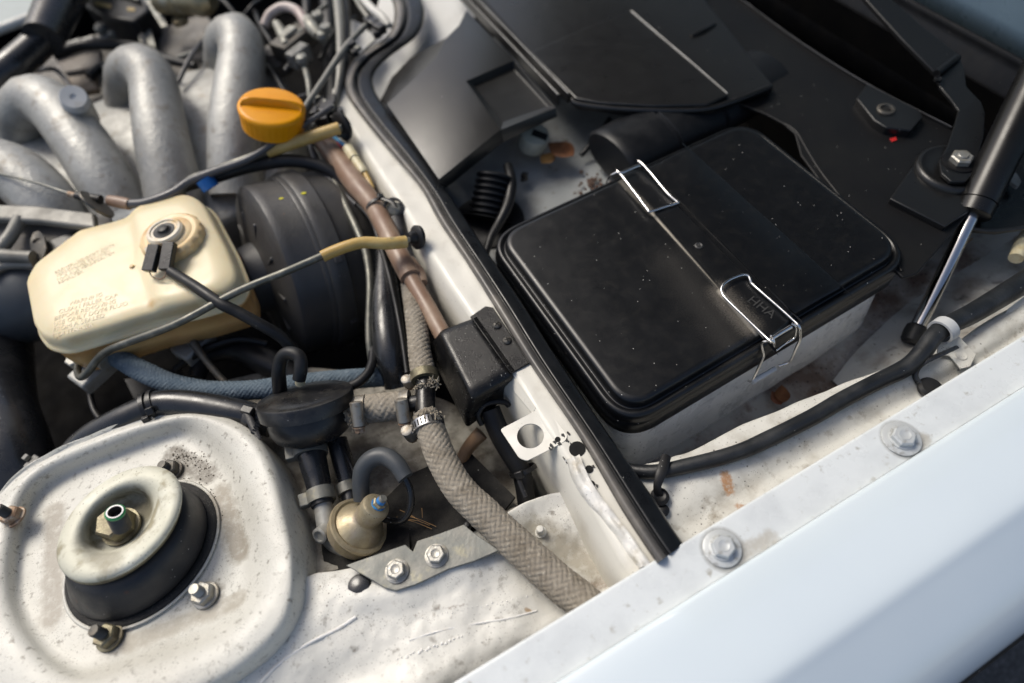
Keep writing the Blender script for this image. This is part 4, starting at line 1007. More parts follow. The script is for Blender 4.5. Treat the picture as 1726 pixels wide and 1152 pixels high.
def pipes():
    g = 'steel brake pipes'
    t = T('brake_pipe', 'steel brake pipe with yellow sleeve crossing over the reservoir and booster', 'brake pipe', g)
    t.add('pipe', ptube([(132, 612, -5.4, 6), (131, 628, -5.0, 6), (137, 636, -4.2, 6.3), (150, 625, -3.3, 6.5), (165, 605, -2.3, 6.6), (185, 590, -1.2, 6.6), (220, 576, -.2, 6.6), (300, 545, 1, 6.6), (400, 492, 2, 6.6), (480, 459, 2.6, 6.6), (545, 431, 2.7, 6.6), (585, 415, 2.7, 6.4), (640, 408, 2.2, 6), (690, 405, 1.0, 5)], 6, seg=16), M_pipe)
    t.add('sleeve', ptube([(543, 433, 2.7, 10), (560, 425, 2.7, 10), (590, 414, 2.7, 10), (615, 409, 2.5, 10), (650, 411, 1.9, 10.5), (684, 408, 1.1, 10.5)], 10, seg=20), M_tan)
    A = V(695, 401, .6); M = frame(A, A+Vec((-.85, -.1, .5)))
    t.add('grommet', lathe([(.6, -.9), (1.25, -.85), (1.3, -.5), (1.1, -.35), (.7, -.3), (.62, .3), (.5, .5)], 30, M @ Matrix.Diagonal((1, 1, 1, 1))), M_rub)
    t = T('brake_pipe', 'steel pipe in a straight yellow sleeve ending below the orange oil cap', 'brake pipe', g)
    t.add('sleeve', ptube([(450, 256, 1.5, 11), (510, 236, 1.6, 10.5), (572, 216, 1.6, 10)], 10, seg=20, smoothp=False), M_tan)
    t.add('pipe', ptube([(312, 342, -1, 7), (306, 322, .2, 7), (322, 303, 1, 7), (352, 292, 1.2, 7), (405, 272, 1.3, 7), (452, 256, 1.5, 7), (576, 215, 1.6, 6)], 6), M_pipe)
    A = V(575, 214, 1.2); M = frame(A, A+Vec((-.85, -.3, .2)))
    t.add('grommet', lathe([(.6, -.5), (1.7, -.4), (1.8, 0), (1.5, .2), (.9, .25)], 30, M), M_rub)
pipes()
# throttle cable etc
def cables():
    t = T('throttle_cable', 'grey throttle cable with bare wire end in a dark round bracket above the reservoir', 'cable')
    t.add('sheath', ptube([(214, 344, .9, 8), (245, 342, 1, 7.5), (290, 326, 1.2, 7.5), (320, 306, 1.4, 7), (360, 290, 1.8, 7), (420, 268, 2.2, 6), (470, 236, 2.4, 5), (530, 200, 2.4, 5), (560, 180, 2.2, 5)], 7), M_pvc)
    t.add('ferrule', ptube([(184, 338, 1.1, 9), (200, 341, 1, 10), (219, 345, .9, 9.5)], 10), M_brown)
    t.add('inner_wire', ptube([(-10, 291, 2.4, 2.4), (60, 308, 2.2, 2.4), (118, 327, 1.6, 3), (160, 334, 1.2, 3)], 2.4), M_galv)
    t.add('wire_end', ptube([(116, 327, 1.6, 5), (128, 330, 1.5, 5)], 5), M_rustb)
    t.add('rubber_boot', ptube([(128, 330, 1.5, 6), (150, 334, 1.3, 8), (170, 337, 1.1, 8)], 7), M_rub)
    c = V(163, 345, 1.1); M = frame(c, c+Vec((.9, .12, .35)), Vec((0, 0, 1)))
    t.add('bracket_disc', lathe([(1.9, -.15), (1.95, 0), (1.9, .15), (.6, .15)], 36, M @ Matrix.Diagonal((1.1, 1, 1, 1)) , caps=True), M_dkst)
    t = T('throttle_bracket', 'black bracket tab with a small hole beside the grey casting left of the reservoir', 'bracket')
    t.add('arm', plate(VS([(60, 415, -1.5), (165, 372, -1.5), (160, 350, -1), (182, 352, -1), (196, 398, -2), (78, 470, -2.5), (58, 440, -2)]), .35), M_black2, mods=[bevel(.1)])
    o = VS([(50, 408, -1), (56, 392, -.8), (66, 389, -.6), (74, 398, -.6), (78, 420, -1), (70, 440, -1.6), (54, 432, -1.6)])
    t.add('tab', holeplate(rpoly(o, .3, 3), V(61, 406, -.9), .42, .3), M_dkst)
    t = T('long_hose', 'black vacuum hose curling behind the booster top', 'hose')
    t.add('tube', ptube([(284, 350, -2, 10), (290, 330, -.5, 10), (310, 315, .2, 10), (370, 296, .2, 11), (430, 278, .2, 12), (500, 272, .2, 11), (560, 290, -1, 10), (590, 330, -3, 10)], 10), M_rub)
    t.add('blue_clip', tube(VS([(344, 302, 1.2), (356, 318, .2)]), 1.05, n=4, smoothp=False), M_blue)
M_black2 = mat('black_painted_steel', (.015, .015, .016), .45, mott=((.03, .028, .025), 40, .4, .7))
cables()
# ================================================================= CONDUITS BETWEEN BOOSTER AND FLANGE
def conduits():
    t = T('brown_conduit', 'thick brown ribbed-end conduit running along the cream flange into the relay cover', 'conduit')
    t.add('main_tube', ptube([(538, 226, -1.2, 17), (565, 262, -1.2, 18), (600, 310, -1.0, 19), (628, 345, -1.0, 17), (650, 385, -1.0, 17), (672, 430, -1.2, 17.5), (692, 468, -1.4, 18)], 17, seg=24), M_brown)
    t.add('lower_tube', ptube([(682, 448, -1.4, 14), (700, 482, -1.6, 14), (722, 520, -1.9, 14.5), (748, 568, -2.2, 15)], 14, seg=20), M_brown)
    t.add('side_branch', ptube([(690, 440, -1.9, 10), (706, 462, -1.9, 11), (712, 478, -1.9, 9)], 10), M_brown)
    t = T('colour_wires', 'blue and red wires with a cream plug, between brown conduit and cream flange', 'wires')
    t.add('blue_wire', ptube([(556, 228, -.4), (566, 234, -.2), (578, 243, -.1), (590, 252, -.2)], 3), M_bluew)
    t.add('red_wire', ptube([(560, 236, -.6), (572, 246, -.4), (582, 254, -.4)], 3), M_red)
    t.add('plug', joinm(ptube([(586, 250, -.2, 9), (598, 268, -.3, 9)], 9), ptube([(598, 268, -.3, 7), (610, 286, -.5, 8), (614, 292, -.6, 7)], 7)), M_creamp)
    t.add('tail', ptube([(614, 290, -.6, 5), (620, 302, -.8, 5), (628, 318, -1, 4)], 4), M_tan)
    def hose(name, label, pts, r, m, cat='hose', seg=16, grp=None):
        w = VS(pts); rr = [(p[3] if len(p) > 3 else r)*cpp(q) for p, q in zip(pts, w)]
        return single(name, label, cat, tube(w, rr, seg=seg), m, grp)
    hose('steel_pipe', 'thin olive pipe left of the brown conduit, with small bends', [(512, 240, -1.6, 6), (534, 256, -1.6, 6), (560, 300, -1.7, 6.5), (582, 345, -1.8, 7), (605, 395, -2, 7), (618, 430, -2.2, 7), (624, 480, -3, 7), (622, 560, -4, 7), (626, 610, -5, 6)], 6, M_pipe, 'pipe')
    hose('thin_wire', 'thin grey wire loop beside the booster top', [(522, 234, -1, 4), (528, 262, -1.2, 4), (545, 290, -1.4, 4), (568, 315, -1.6, 4), (600, 345, -2.2, 4)], 4, M_pvc, 'wire')
    hose('thin_wire', 'thin black cable passing under the yellow sleeve', [(595, 338, -2.3, 4), (625, 370, -2.3, 4.5), (643, 420, -2.4, 4.5), (660, 480, -2.5, 4.5), (676, 560, -2.6, 4), (686, 630, -2.2, 4)], 4, M_rub, 'cable')
    hose('black_hose', 'fat glossy black hose hanging between booster and flange', [(646, 410, -3.5, 12), (648, 470, -3.8, 20), (652, 540, -4.2, 27), (660, 600, -5, 28), (672, 650, -7, 24)], 24, M_gloss, seg=24)
    hose('black_hose', 'thin curved black hose at the booster foot, behind the valve', [(620, 540, -5, 6), (628, 590, -4.6, 7), (624, 622, -4.2, 8), (608, 642, -4, 8), (590, 652, -4, 8)], 7, M_rub)
M_bluew = mat('blue_wire_plastic', (.1, .35, .6), .35); M_creamp = mat('cream_plug', (.62, .56, .38), .4, mott=((.5, .4, .2), 90, .5, .7))
M_gloss = mat('glossy_black_rubber', (.014, .015, .017), .28, spec=.6, dust=.1, mott=((.03, .03, .032), 50, .5, .8), bump=(200, .1))
conduits()
# ================================================================= ZIP TIES
def ziptie(label, P_, axis, r, tail=None, hint=None, cat='cable tie', w=.42, phi=0, parent=None):
    M = frame(P_, P_+axis, hint)
    t = T('cable_tie', label, cat, 'black plastic cable ties')
    M = M @ Matrix.Rotation(phi, 4, 'Z')
    t.add('strap', lathe([(r, -w/2), (r+.12, -w/2), (r+.12, w/2), (r, w/2), (r, -w/2)], 40, M, caps=False), M_valve)
    t.add('head', box((r+.32, 0, 0), .5, .75, w*1.7, M), M_valve, mods=[bevel(.08, 2)])
    if tail: t.add("tail", tube([M @ Vec((r+.3, .2, 0))]+(tail if isinstance(tail, list) else [tail]), w*.5, flat=.25, seg=8), M_valve)
    return t
def axis_px(a, b, z): return (V(*b, z)-V(*a, z)).normalized()
ziptie('black cable tie round the brown conduit next to the round pipe stop', V(638, 352, -1.0), axis_px((625, 330), (650, 380), -1), 1.32, tail=[V(660, 340, .6), V(668, 350, .4)], phi=-.5)
def clipring():
    t = T('p_clip', 'black P-clip with a grey bolt head beside the brown conduit', 'clip')
    q = V(664, 352, -.6); M = frame(q, q+Vec((-.3, -.5, 1)))
    t.add('ring', lathe([(.95, -.35), (1.2, -.35), (1.2, .35), (.95, .35), (.95, -.35)], 36, M, caps=False), M_valve)
    t.add('bolt', lathe([(.8, -.3), (.78, .0), (.6, .1), (.01, .1)], 24, M), M_galv)
    t.add('leg', ptube([(668, 365, -.9, 13), (676, 395, -1.6, 11), (684, 415, -2.4, 8)], 10, flat=.4), M_valve)
clipring()
# ================================================================= BRAIDED HOSES, CLAMPS, TEE
single('blue_braided_hose', 'blue textile braided hose curving from the reservoir past the black valve', 'hose', braid([(186, 600, -4.6, 14), (205, 607, -4.4, 16), (240, 626, -4.4, 17.5), (290, 647, -4.6, 16.5), (350, 658, -4.8, 16), (420, 658, -5.0, 16), (480, 652, -5.2, 18), (560, 642, -5.6, 17), (640, 636, -6.2, 16), (690, 634, -7, 15)], 19, strands=12, amp=.11, wd=4), M_blueh)
single('braided_hose', 'upper beige braided hose coming down beside the relay cover', 'hose', braid([(690, 478, -2.6, 14), (697, 510, -2.4, 17), (704, 560, -2.2, 18), (708, 600, -2.0, 19), (716, 640, -1.8, 21)], 18, strands=10, amp=.12, wd=5), M_beige, 'beige braided hoses')
single('braided_hose', 'short beige braided hose between the two clamps right of the black valve', 'hose', braid([(588, 694, -3.0, 24), (620, 690, -2.8, 24), (655, 686, -2.5, 24), (688, 682, -2.2, 23)], 24, strands=11, amp=.14, wd=5), M_beige, 'beige braided hoses')
single('braided_hose', 'long beige braided hose running down from the tee to the fender lip', 'hose', braid([(716, 700, -2.0, 22), (728, 730, -2.0, 24), (745, 775, -2.1, 25), (775, 825, -2.2, 26), (815, 865, -2.4, 27), (860, 908, -2.6, 28), (900, 945, -2.7, 29), (945, 985, -2.8, 30), (990, 1020, -2.9, 30), (1015, 1050, -3.2, 30)], 30, strands=13, amp=.13, wd=5), M_beige, 'beige braided hoses')
def tee():
    t = T('hose_tee', 'black plastic tee piece joining the three beige braided hoses', 'hose connector')
    t.add('run', ptube([(716, 628, -1.9, 16), (717, 655, -1.9, 17), (717, 680, -1.9, 17), (718, 712, -2.0, 19)], 17, seg=24), M_valve)
    t.add('branch', ptube([(716, 676, -2.1, 14), (700, 680, -2.1, 14), (680, 683, -2.2, 14)], 14), M_valve)
tee()
def fray(label, pts, n, r, seed):
    random.seed(seed); ms = []
    W = cr(VS(pts), n)
    for p in W:
        for _ in range(3):
            a = Vec((random.gauss(0, 1), random.gauss(0, 1), random.gauss(.4, 1))).normalized()*random.uniform(.12, .42)
            q = p+Vec((random.gauss(0, .12), random.gauss(0, .12), random.gauss(0, .1)))
            b = a+Vec((random.gauss(0, .15), random.gauss(0, .15), random.gauss(0, .15)))
            ms.append(tube([q, q+a*.6, q+b*1.1], [r, r*1.1, r*.5], seg=5, n=4))
    return single('frayed_braid', label, 'frayed thread', joinm(*ms), M_fray, 'frayed ends of the beige braid')
M_fray = mat('frayed_thread', (.36, .31, .23), .9, mott=((.2, .17, .13), 200, .4, .6))
fray('frayed cream threads below the upper clamp of the tee', [(700, 655, -1.4), (716, 650, -.5), (732, 642, -.3), (738, 652, -.8)], 14, .07, 1)
fray('frayed threads above the slotted clamp on the long hose', [(706, 706, -1.3), (716, 696, -.5), (732, 694, -.3), (744, 704, -.8)], 14, .07, 2)
fray('frayed threads at the valve end of the short hose', [(583, 676, -2.5), (582, 690, -1.8), (588, 706, -1.8), (594, 724, -2.2)], 16, .07, 5)
M_clampst = mat('aged_clamp_steel', (.30, .28, .245), .42, metal=.6, mott=((.2, .15, .1), 160, .5, .7), bump=(500, .3))
M_bright2 = mat('stainless_band', (.55, .54, .53), .28, metal=.9, rv=.08, mott=((.4, .38, .33), 120, .55, .75))
def clamp(label, A, axis, r, w, phi, slots=False, m=M_clampst, mh=M_rustb, big=1.0, L=None):
    """worm-drive hose clamp in local cm: hose along z, screw housing at angle phi"""
    M = frame(A-axis*w/2, A+axis) @ Matrix.Rotation(phi, 4, 'Z')
    t = T('hose_clamp', label, 'hose clamp', 'worm-drive hose clamps', M=M)
    t.add('band', lathe([(r, 0), (r+.05, -.06), (r+.14, -.04), (r+.12, .05), (r+.12, w-.05), (r+.14, w+.04), (r+.05, w+.06), (r, w)], 64), m)
    if slots:
        ms = []
        for k in range(-3, 10):
            a = -phi+radians(-48+k*13.5)
            ms.append(box((r+.13, 0, w/2), .05, .11, w*.68, Matrix.Rotation(a, 4, 'Z') @ Matrix.Rotation(0, 4, 'X')))
        t.add('band_slots', joinm(*ms), M_black)
    L = L or 1.7*big; R_ = .58*big
    Mh = Matrix.Translation((r+R_*.95, 0, w/2)) @ Matrix.Rotation(-pi/2, 4, 'X')   # screw axis along local y
    t.add('housing', lathe([(R_*.8, -L/2), (R_, -L/2+.06), (R_, L/2-.06), (R_*.85, L/2)], 30, Mh), M_clampst)
    t.add('housing_foot', box((r+.2, 0, w/2), .5, L*.8, w*1.15), M_clampst, mods=[bevel(.08, 2)])
    h = L/2
    t.add('screw_head', joinm(lathe([(R_*.7, h), (R_*.95, h+.05), (R_*.95, h+.16), (R_*.72, h+.2)], 28, Mh), hexm(R_*.8, .5*big, h+.12, M=Mh)), mh)
    t.add('screw_slot', box((0, 0, h+.6*big), R_*1.5, .13, .12, Mh), M_black)
    return t
ax = axis_px((588, 694), (688, 682), -2.6)
clamp('steel clamp at the left end of the short braided hose', V(611, 692, -2.7), ax, 24*cpp(V(611, 692, -2.7)), .75, .15, big=1.0, L=2.3)
clamp('steel clamp at the right end of the short braided hose, against the tee', V(684, 683, -2.3), ax, 23*cpp(V(684, 683, -2.3)), .75, .25, big=1.05, L=2.2)
ax = axis_px((712, 610), (718, 650), -1.8)
clamp('brown-banded clamp on the upper braided hose above the tee', V(716, 636, -1.8), ax, 22*cpp(V(716, 636, -1.8)), .8, 1.75, big=.85, m=M_olive, mh=M_rustb, L=1.2)
ax = axis_px((718, 700), (728, 740), -2)
clamp('bright slotted clamp at the top of the long braided hose', V(722, 719, -2.0), ax, 25*cpp(V(722, 719, -2.0)), .8, 1.75, slots=True, m=M_bright2, mh=M_rustb, big=.95, L=1.6)

# ================================================================= VALVE, LOWER PIPES, DAMPER
def valve():
    t = T('vacuum_valve', 'round black mushroom-shaped vacuum valve with a small hose loop on top', 'valve')
    q = V(514, 668, -1.3); k = cpp(q); tc_ = (CAMP-q).normalized(); u_ = RC @ Vec((-.22, .975, 0)); u_ = (u_-tc_*u_.dot(tc_)).normalized(); M = frame(q, q+tc_*.27+u_*.96, Vec((1, 0, 0)))
    R = 79*k
    t.add('cap', lathe([(R*.95, -1.35), (R*1.0, -1.3), (R*1.01, -.1), (R*.99, .05), (R*.93, .14), (R*.86, .12), (R*.82, .22), (R*.5, .42), (R*.2, .5), (.01, .5)], 72, M), M_valve)
    t.add('bowl', lathe([(1.2, -5.2), (1.3, -4.6), (1.6, -4.4), (R*.46, -4.3), (R*.66, -4.1), (R*.80, -3.6), (R*.87, -2.9), (R*.885, -2.1), (R*.85, -1.4), (R*.95, -1.3)], 72, M), M_valve)
    t.add('outlet', tube(VS([(560, 700, -2.8), (590, 694, -2.9), (606, 692, -2.8)]), [1.0, 1.15, 1.1], smoothp=False), M_valve)
    t.add('spigot', tube([V(506, 646, -.95), V(505, 634, .2)], .48, n=5), M_creamp)
    t.add('mould_line', box((R*.2, 0, -2.2), .0, .0, .0, M), M_valve) if False else None
    hose = ptube([(504, 640, .3, 11), (507, 622, 1.1, 11.5), (506, 605, 1.6, 11.5), (498, 597, 1.8, 11.5), (484, 596, 1.6, 11.5), (474, 606, 1.0, 11.5), (470, 630, -.2, 12), (472, 660, -2.4, 12)], 12, seg=20)
    single('small_hose', 'small dark hose looping over the top of the black mushroom valve', 'hose', hose, M_rub)
    # lower pipes
    t = T('drain_pipe', 'black stepped rubber pipe going down from the mushroom valve to the grey elbow', 'pipe')
    t.add('rubber_pipe', ptube([(520, 726, -4.2, 24), (524, 752, -4.6, 25), (528, 780, -4.8, 23), (536, 812, -5.2, 21), (541, 838, -5.4, 20), (544, 852, -5.5, 19)], 22, seg=28), M_gloss)
    t.add('metal_pipe', ptube([(544, 850, -5.6, 15.5), (549, 880, -6, 16), (553, 900, -6.2, 16.5)], 16, seg=24), M_alu)
    t.add('lug', lathe([(.7, -1.1), (.75, -.9), (.75, .8), (.6, .9), (.5, .9), (.45, .7), (.01, .7)], 24, frame(V(548, 897, -5.6), V(548, 897, -5.6)+Vec((-.5, -.35, .55)))), M_alu)
    t.add('elbow', tube(VS([(552, 896, -6.6), (566, 908, -6.8), (590, 918, -7), (620, 918, -7)]), [.9, 1.2, 1.35, 1.1]), M_alu)
    t = T('drain_pipe', 'second black pipe behind the stepped one, dropping behind the gold damper', 'pipe')
    t.add('rubber_pipe', ptube([(568, 742, -5.6, 17), (578, 780, -6.2, 17.5), (588, 820, -6.8, 17), (592, 850, -7, 16)], 17, seg=20), M_gloss)
    t.add('band', ptube([(583, 816, -6.6, 18.5), (588, 832, -6.7, 18.5)], 18, n=4), M_galv)
    single('thin_wire', 'thin black wires beside the second pipe above the gold damper', 'wire', ptube([(572, 745, -5, 2.5), (590, 780, -5, 2.5), (604, 820, -5.2, 2.5)], 2.5), M_rub)
    a = (V(524, 770, -4.7)-V(520, 740, -4.5)).normalized()
    def block_clamp(label, A, axis, r, w, phi):
        M = frame(A-axis*w/2, A+axis) @ Matrix.Rotation(phi, 4, 'Z')
        t = T('hose_clamp', label, 'hose clamp', 'block clamps on the black pipe', M=M)
        t.add('band', lathe([(r, 0), (r+.14, 0), (r+.14, w), (r, w)], 48), M_galv)
        t.add('block', box((r+.35, 0, w/2), .9, 1.05, w*1.05), M_galv, mods=[bevel(.1, 2)])
        Mh = Matrix.Translation((r+.45, 0, w/2)) @ Matrix.Rotation(-pi/2, 4, 'X')
        t.add('screw_head', lathe([(.5, .4), (.52, .66), (.42, .76), (.01, .76)], 24, Mh), M_galv)
        t.add('screw_slot', box((0, 0, .78), .9, .13, .1, Mh), M_black)
    block_clamp('flat grey clamp with a slotted square block just below the mushroom valve', V(523, 757, -4.6), a, 26*cpp(V(523, 757, -4.6)), 1.35, 1.75)
    a2 = (V(544, 850, -5.5)-V(538, 820, -5.3)).normalized()
    block_clamp('grey clamp with a worn screw on the black pipe next to the gold damper', V(541, 836, -5.4), a2, 21*cpp(V(541, 836, -5.4)), 1.2, 1.75)
valve()
def damper():
    t = T('pressure_damper', 'gold plated round pressure damper with a stepped dome and blue paint marks', 'pressure damper')
    A = V(606, 888, -5.6); B = V(640, 846, -2.6); d = (B-A).normalized(); L = (B-A).length
    M = frame(A, B, Vec((1, 0, 0))); k = cpp(A)
    R = 52*k
    t.add('base', lathe([(.8*R, -1.6), (R*.92, -1.3), (R*.95, -.3), (R, -.2), (R*1.03, 0), (R*1.0, .22), (R*.9, .3), (R*.84, .2)], 64, M), M_gold)
    t.add('dome', lathe([(R*.86, .1), (R*.80, .28), (R*.72, .62), (R*.62, 1.0), (R*.50, 1.25), (R*.44, 1.5), (R*.42, 2.1)], 64, M), M_gold)
    t.add('neck', lathe([(R*.40, 1.2), (R*.44, 1.6), (R*.46, L-.9), (R*.44, L-.65), (R*.36, L-.5), (.01, L-.5)], 48, M), M_gold)
    M2 = M @ Matrix.Translation((.1, 0, L-.5))
    t.add('adjuster_nut', hexm(.62, .42, 0, M=M2), M_gold)
    t.add('blue_seal', lathe([(.64, -.02), (.66, .1), (.5, .16)], 20, M2), M_bluep)
    t.add('adjuster_screw', lathe([(.36, .3), (.36, 1.0), (.3, 1.1), (.01, 1.1)], 18, M2), M_galv)
    t.add('blue_seal', lathe([(.37, .42), (.42, .5), (.40, .72), (.36, .8)], 16, M2), M_bluep)
    single('elbow_hose', 'thick grey hose bent like an upside-down U above the gold damper', 'hose', ptube([(610, 842, -4.6, 14), (608, 815, -3.6, 14.5), (612, 790, -2.6, 15), (628, 773, -2.0, 15.5), (650, 770, -1.8, 15.5), (670, 784, -1.9, 15), (680, 800, -2.2, 14.5), (684, 806, -2.3, 14.5)], 15, seg=26), M_elb)
    single('thin_tube', 'thin glossy black tube curling from the bent grey hose back under the gold damper', 'tube', ptube([(680, 802, -2.6, 6), (690, 822, -3.3, 6), (693, 845, -4.2, 6), (688, 866, -5, 6), (676, 878, -5.6, 6.5), (660, 878, -6, 7), (646, 872, -6, 8)], 6, seg=14), M_gloss)
M_elb = mat('grey_rubber_hose', (.05, .056, .062), .5, dust=.1, mott=((.08, .082, .082), 40, .45, .7), bump=(500, .1))
damper()
# ================================================================= PAD, BRACKET, PLUG
def bracket():
    t = T('felt_pad', 'black felt pad lying under the gold damper, beside the grey bracket', 'pad')
    o = [(540, 905, -7.3), (548, 976, -6.2), (590, 962, -6.0), (690, 928, -6.0), (782, 893, -6.2), (850, 860, -6.6), (868, 838, -7), (792, 762, -8.2), (722, 786, -8.4), (690, 800, -8.4), (640, 850, -8)]
    t.add('pad', plate(VS(o), .4), M_mat)
    t.add('side', plate(VS([(541, 911, -6.9), (549, 973, -5.9), (584, 961, -5.6), (690, 925, -5.6), (690, 900, -6.6), (610, 915, -7)]), .3), M_mat)
    t = T('mounting_bracket', 'grey galvanised bracket with a V notch held by two hex bolts', 'bracket')
    o = [(583, 953, -2.35), (622, 939, -2.35), (683, 918, -2.35), (696, 930, -2.35), (703, 912, -2.35), (742, 899, -2.35), (782, 884, -2.35), (792, 893, -2.35), (842, 928, -2.6), (800, 946, -2.35), (755, 960, -2.3), (700, 986, -2.25), (667, 996, -2.25), (648, 991, -2.25), (625, 977, -2.3)]
    t.add('plate', plate(VS(o), .25), M_galv, mods=[bevel(.06, 2)])
    hexbolt(up(669, 963, -2.2, .2), 'bracket_bolt', 'zinc hex bolt at the lower left of the grey notched bracket', 'bolt', 'zinc bolts on the grey bracket', r=.78, h=.55, wr=.98, wh=.1, m=M_zinc)
    hexbolt(up(736, 937, -2.3, .5), 'bracket_bolt', 'zinc hex bolt at the upper right of the grey notched bracket', 'bolt', 'zinc bolts on the grey bracket', r=.78, h=.55, wr=.98, wh=.1, m=M_zinc)
    M = up(606, 989, -3.0)
    single('rubber_plug', 'round black rubber plug in the white apron under the grey bracket tip', 'plug', lathe([(.98, -.1), (.98, .12), (.85, .3), (.5, .42), (.01, .46)], 36, M), M_gloss)
    single('stud', 'small white-topped stud on the cream shelf right of the long braided hose', 'stud', lathe([(.5, -.3), (.52, 0), (.38, .1), (.36, .7), (.25, .85), (.01, .87)], 22, up(911, 897, -4.9)), M_bodyw)
    single('black_screw', 'small black cap on the flange foot between felt pad and long braided hose', 'screw', lathe([(.3, -.4), (.34, .2), (.2, .35), (.01, .37)], 14, up(788, 886, -3.4)), M_rub)
    random.seed(6); ms = []
    for a, b in (((668, 872), (728, 892)), ((674, 860), (712, 882)), ((680, 868), (735, 888)), ((711, 857), (712, 873)), ((690, 876), (724, 886))):
        z = -6.4; w = VS([(*a, z), ((a[0]+b[0])/2, (a[1]+b[1])/2-2, z+.3), (*b, z)]); ms.append(tube(w, .028, seg=5, n=8))
    single('dry_needles', 'dry orange pine needles lying on the black felt pad', 'pine needles', joinm(*ms), M_twig, kind='stuff')
bracket()
# ================================================================= RELAY COVER AND TAB
def relay():
    t = T('relay_cover', 'black folded relay cover with two cross-head screws, straddling the cream flange', 'relay cover')
    T0 = [V(737, 556, .1), V(797, 534, .1), V(862, 628, .1), V(793, 668, .1)]
    B0 = [V(723, 578, -2.8), V(800, 548, -2.8), V(864, 646, -2.8), V(786, 704, -2.8)]
    C0 = [V(727, 600, -4.4), V(806, 566, -4.4), V(862, 664, -4.4), V(787, 722, -4.4)]
    def mixr(k, z): return rpoly([Vec((p.x+(m_.x-p.x)*k, p.y+(m_.y-p.y)*k, .1+z)) for p, m_ in ((p, sum(T0, Vec())/4) for p in T0)], [.8, .3, .3, .8], 5)
    me = rings([rpoly(C0, [.4, .3, .3, .5], 5), rpoly(B0, [.8, .3, .3, .8], 5), mixr(-.06, -.75), mixr(-.02, -.4), mixr(.05, -.15), mixr(.14, -.03), mixr(.24, 0), mixr(.3, 0)], spline=False, sharp=None, caps=(False, True))
    t.add('cover', me, M_relay)
    o = VS([(792, 534, -.32), (818, 516, -.3), (831, 518, -.3), (893, 612, -.3), (862, 630, -.32), (830, 590, -.32)])
    t.add('flange', plate(o, .18), M_relay, mods=[bevel(.08, 3)])
    st = VS([(796, 537, .13), (803, 533, -.1), (868, 625, -.1), (861, 629, .13)])
    t.add('fold', plate(st, .2), M_relay, mods=[bevel(.08, 3)])
    t.add('grommet', tube(VS([(812, 716, -4.4), (806, 700, -3.6), (816, 684, -3.1), (832, 678, -3.0), (850, 678, -3.2), (858, 684, -3.6)]), .28), M_rub)
    for i, (x, y) in enumerate(((838, 549), (855, 575))):
        M = up(x, y, -.3, .4+i)
        s = T('cover_screw', ('upper' if i == 0 else 'lower')+' cross-head screw on the black relay cover flange', 'screw', 'cross-head screws on the relay cover', M=M)
        s.add('head', lathe([(.42, 0), (.43, .1), (.36, .22), (.2, .3), (.01, .32)], 28), M_dkst)
        s.add('cross_slot', joinm(box((0, 0, .28), .5, .1, .12), box((0, 0, .28), .1, .5, .12)), M_black)
    single('relay_cable', 'thick black cable dropping out of the relay cover behind the hole tab', 'cable', ptube([(826, 690, -3.9, 17), (838, 722, -5.0, 18), (856, 756, -6.2, 18), (876, 790, -7.2, 17), (884, 820, -8, 16), (890, 870, -9.5, 15)], 17, seg=20), M_rub)
    single('brown_tube', 'short brown tube end between relay cable and long braided hose', 'tube', ptube([(812, 730, -6.4, 13), (800, 742, -6.8, 12), (786, 760, -7.6, 11), (776, 780, -8.6, 11)], 12), M_brown2)
    ziptie('black cable tie round the relay cable below the hole tab', V(881, 793, -7.0), (V(888, 820, -8)-V(876, 790, -7)).normalized(), 1.25, tail=V(886, 838, -6.4), phi=.3)
    t = T('hole_tab', 'cream metal tab with a big round hole, welded to the flange', 'bracket tab')
    o = VS([(843, 724, -.75), (895, 697, -.62), (902, 692, -.6), (934, 706, -.5), (957, 735, -.42), (952, 744, -.42), (930, 756, -.5), (888, 777, -.7), (875, 772, -.75)])
    t.add('tab', holeplate(rpoly(o, .25, 3), V(894, 735, -.65), 1.17, .14), M_beam)
    t.add('fold', plate(VS([(862, 634, -.7), (874, 646, -.55), (903, 688, -.5), (897, 697, -.75), (868, 662, -1.4), (862, 650, -1.6)]), .12), M_beam)
M_brown2 = mat('tan_rubber_tube', (.22, .13, .07), .5, mott=((.3, .2, .12), 60, .4, .7))
relay()
# ================================================================= HARNESS ALONG THE TOWER
def harness():
    t = T('wiring_harness', 'thick black wrapped wiring harness running behind the strut tower', 'wiring harness')
    t.add('wrap', ptube([(95, 830, -9, 20), (120, 772, -7.4, 22), (150, 740, -6, 23), (200, 712, -4.9, 24), (245, 690, -4.3, 23), (275, 681, -4.1, 24), (320, 682, -4.2, 24), (370, 690, -4.4, 24), (420, 702, -4.8, 24), (460, 716, -5.4, 23)], 23, seg=24), M_gloss)
    a = (V(262, 683, -4.2)-V(240, 691, -4.2)).normalized()
    ziptie('black cable tie round the harness above the strut tower', V(250, 688, -4.2), a, 1.5, phi=.6)
    ziptie('second cable tie on the harness beside the first one', V(262, 683, -4.15), a, 1.5, phi=.2)
    ziptie('cable tie with a ribbed tail at the harness end beside the valve', V(428, 708, -4.6), axis_px((400, 698), (440, 710), -4.8), 1.42, tail=V(436, 742, -3.4), phi=-.4, w=.7)
    single('connector_clip', 'black toothed cable clip between the mushroom valve and the strut tower', 'clip', joinm(*[box((0, 0, i*.28), .8, .5, .14, frame(V(420, 745, -3.6), V(440, 705, -3.2))) for i in range(8)]+[box((0, 0, 1), .5, .3, 2.4, frame(V(420, 745, -3.6), V(440, 705, -3.2)))]), M_valve)
harness()
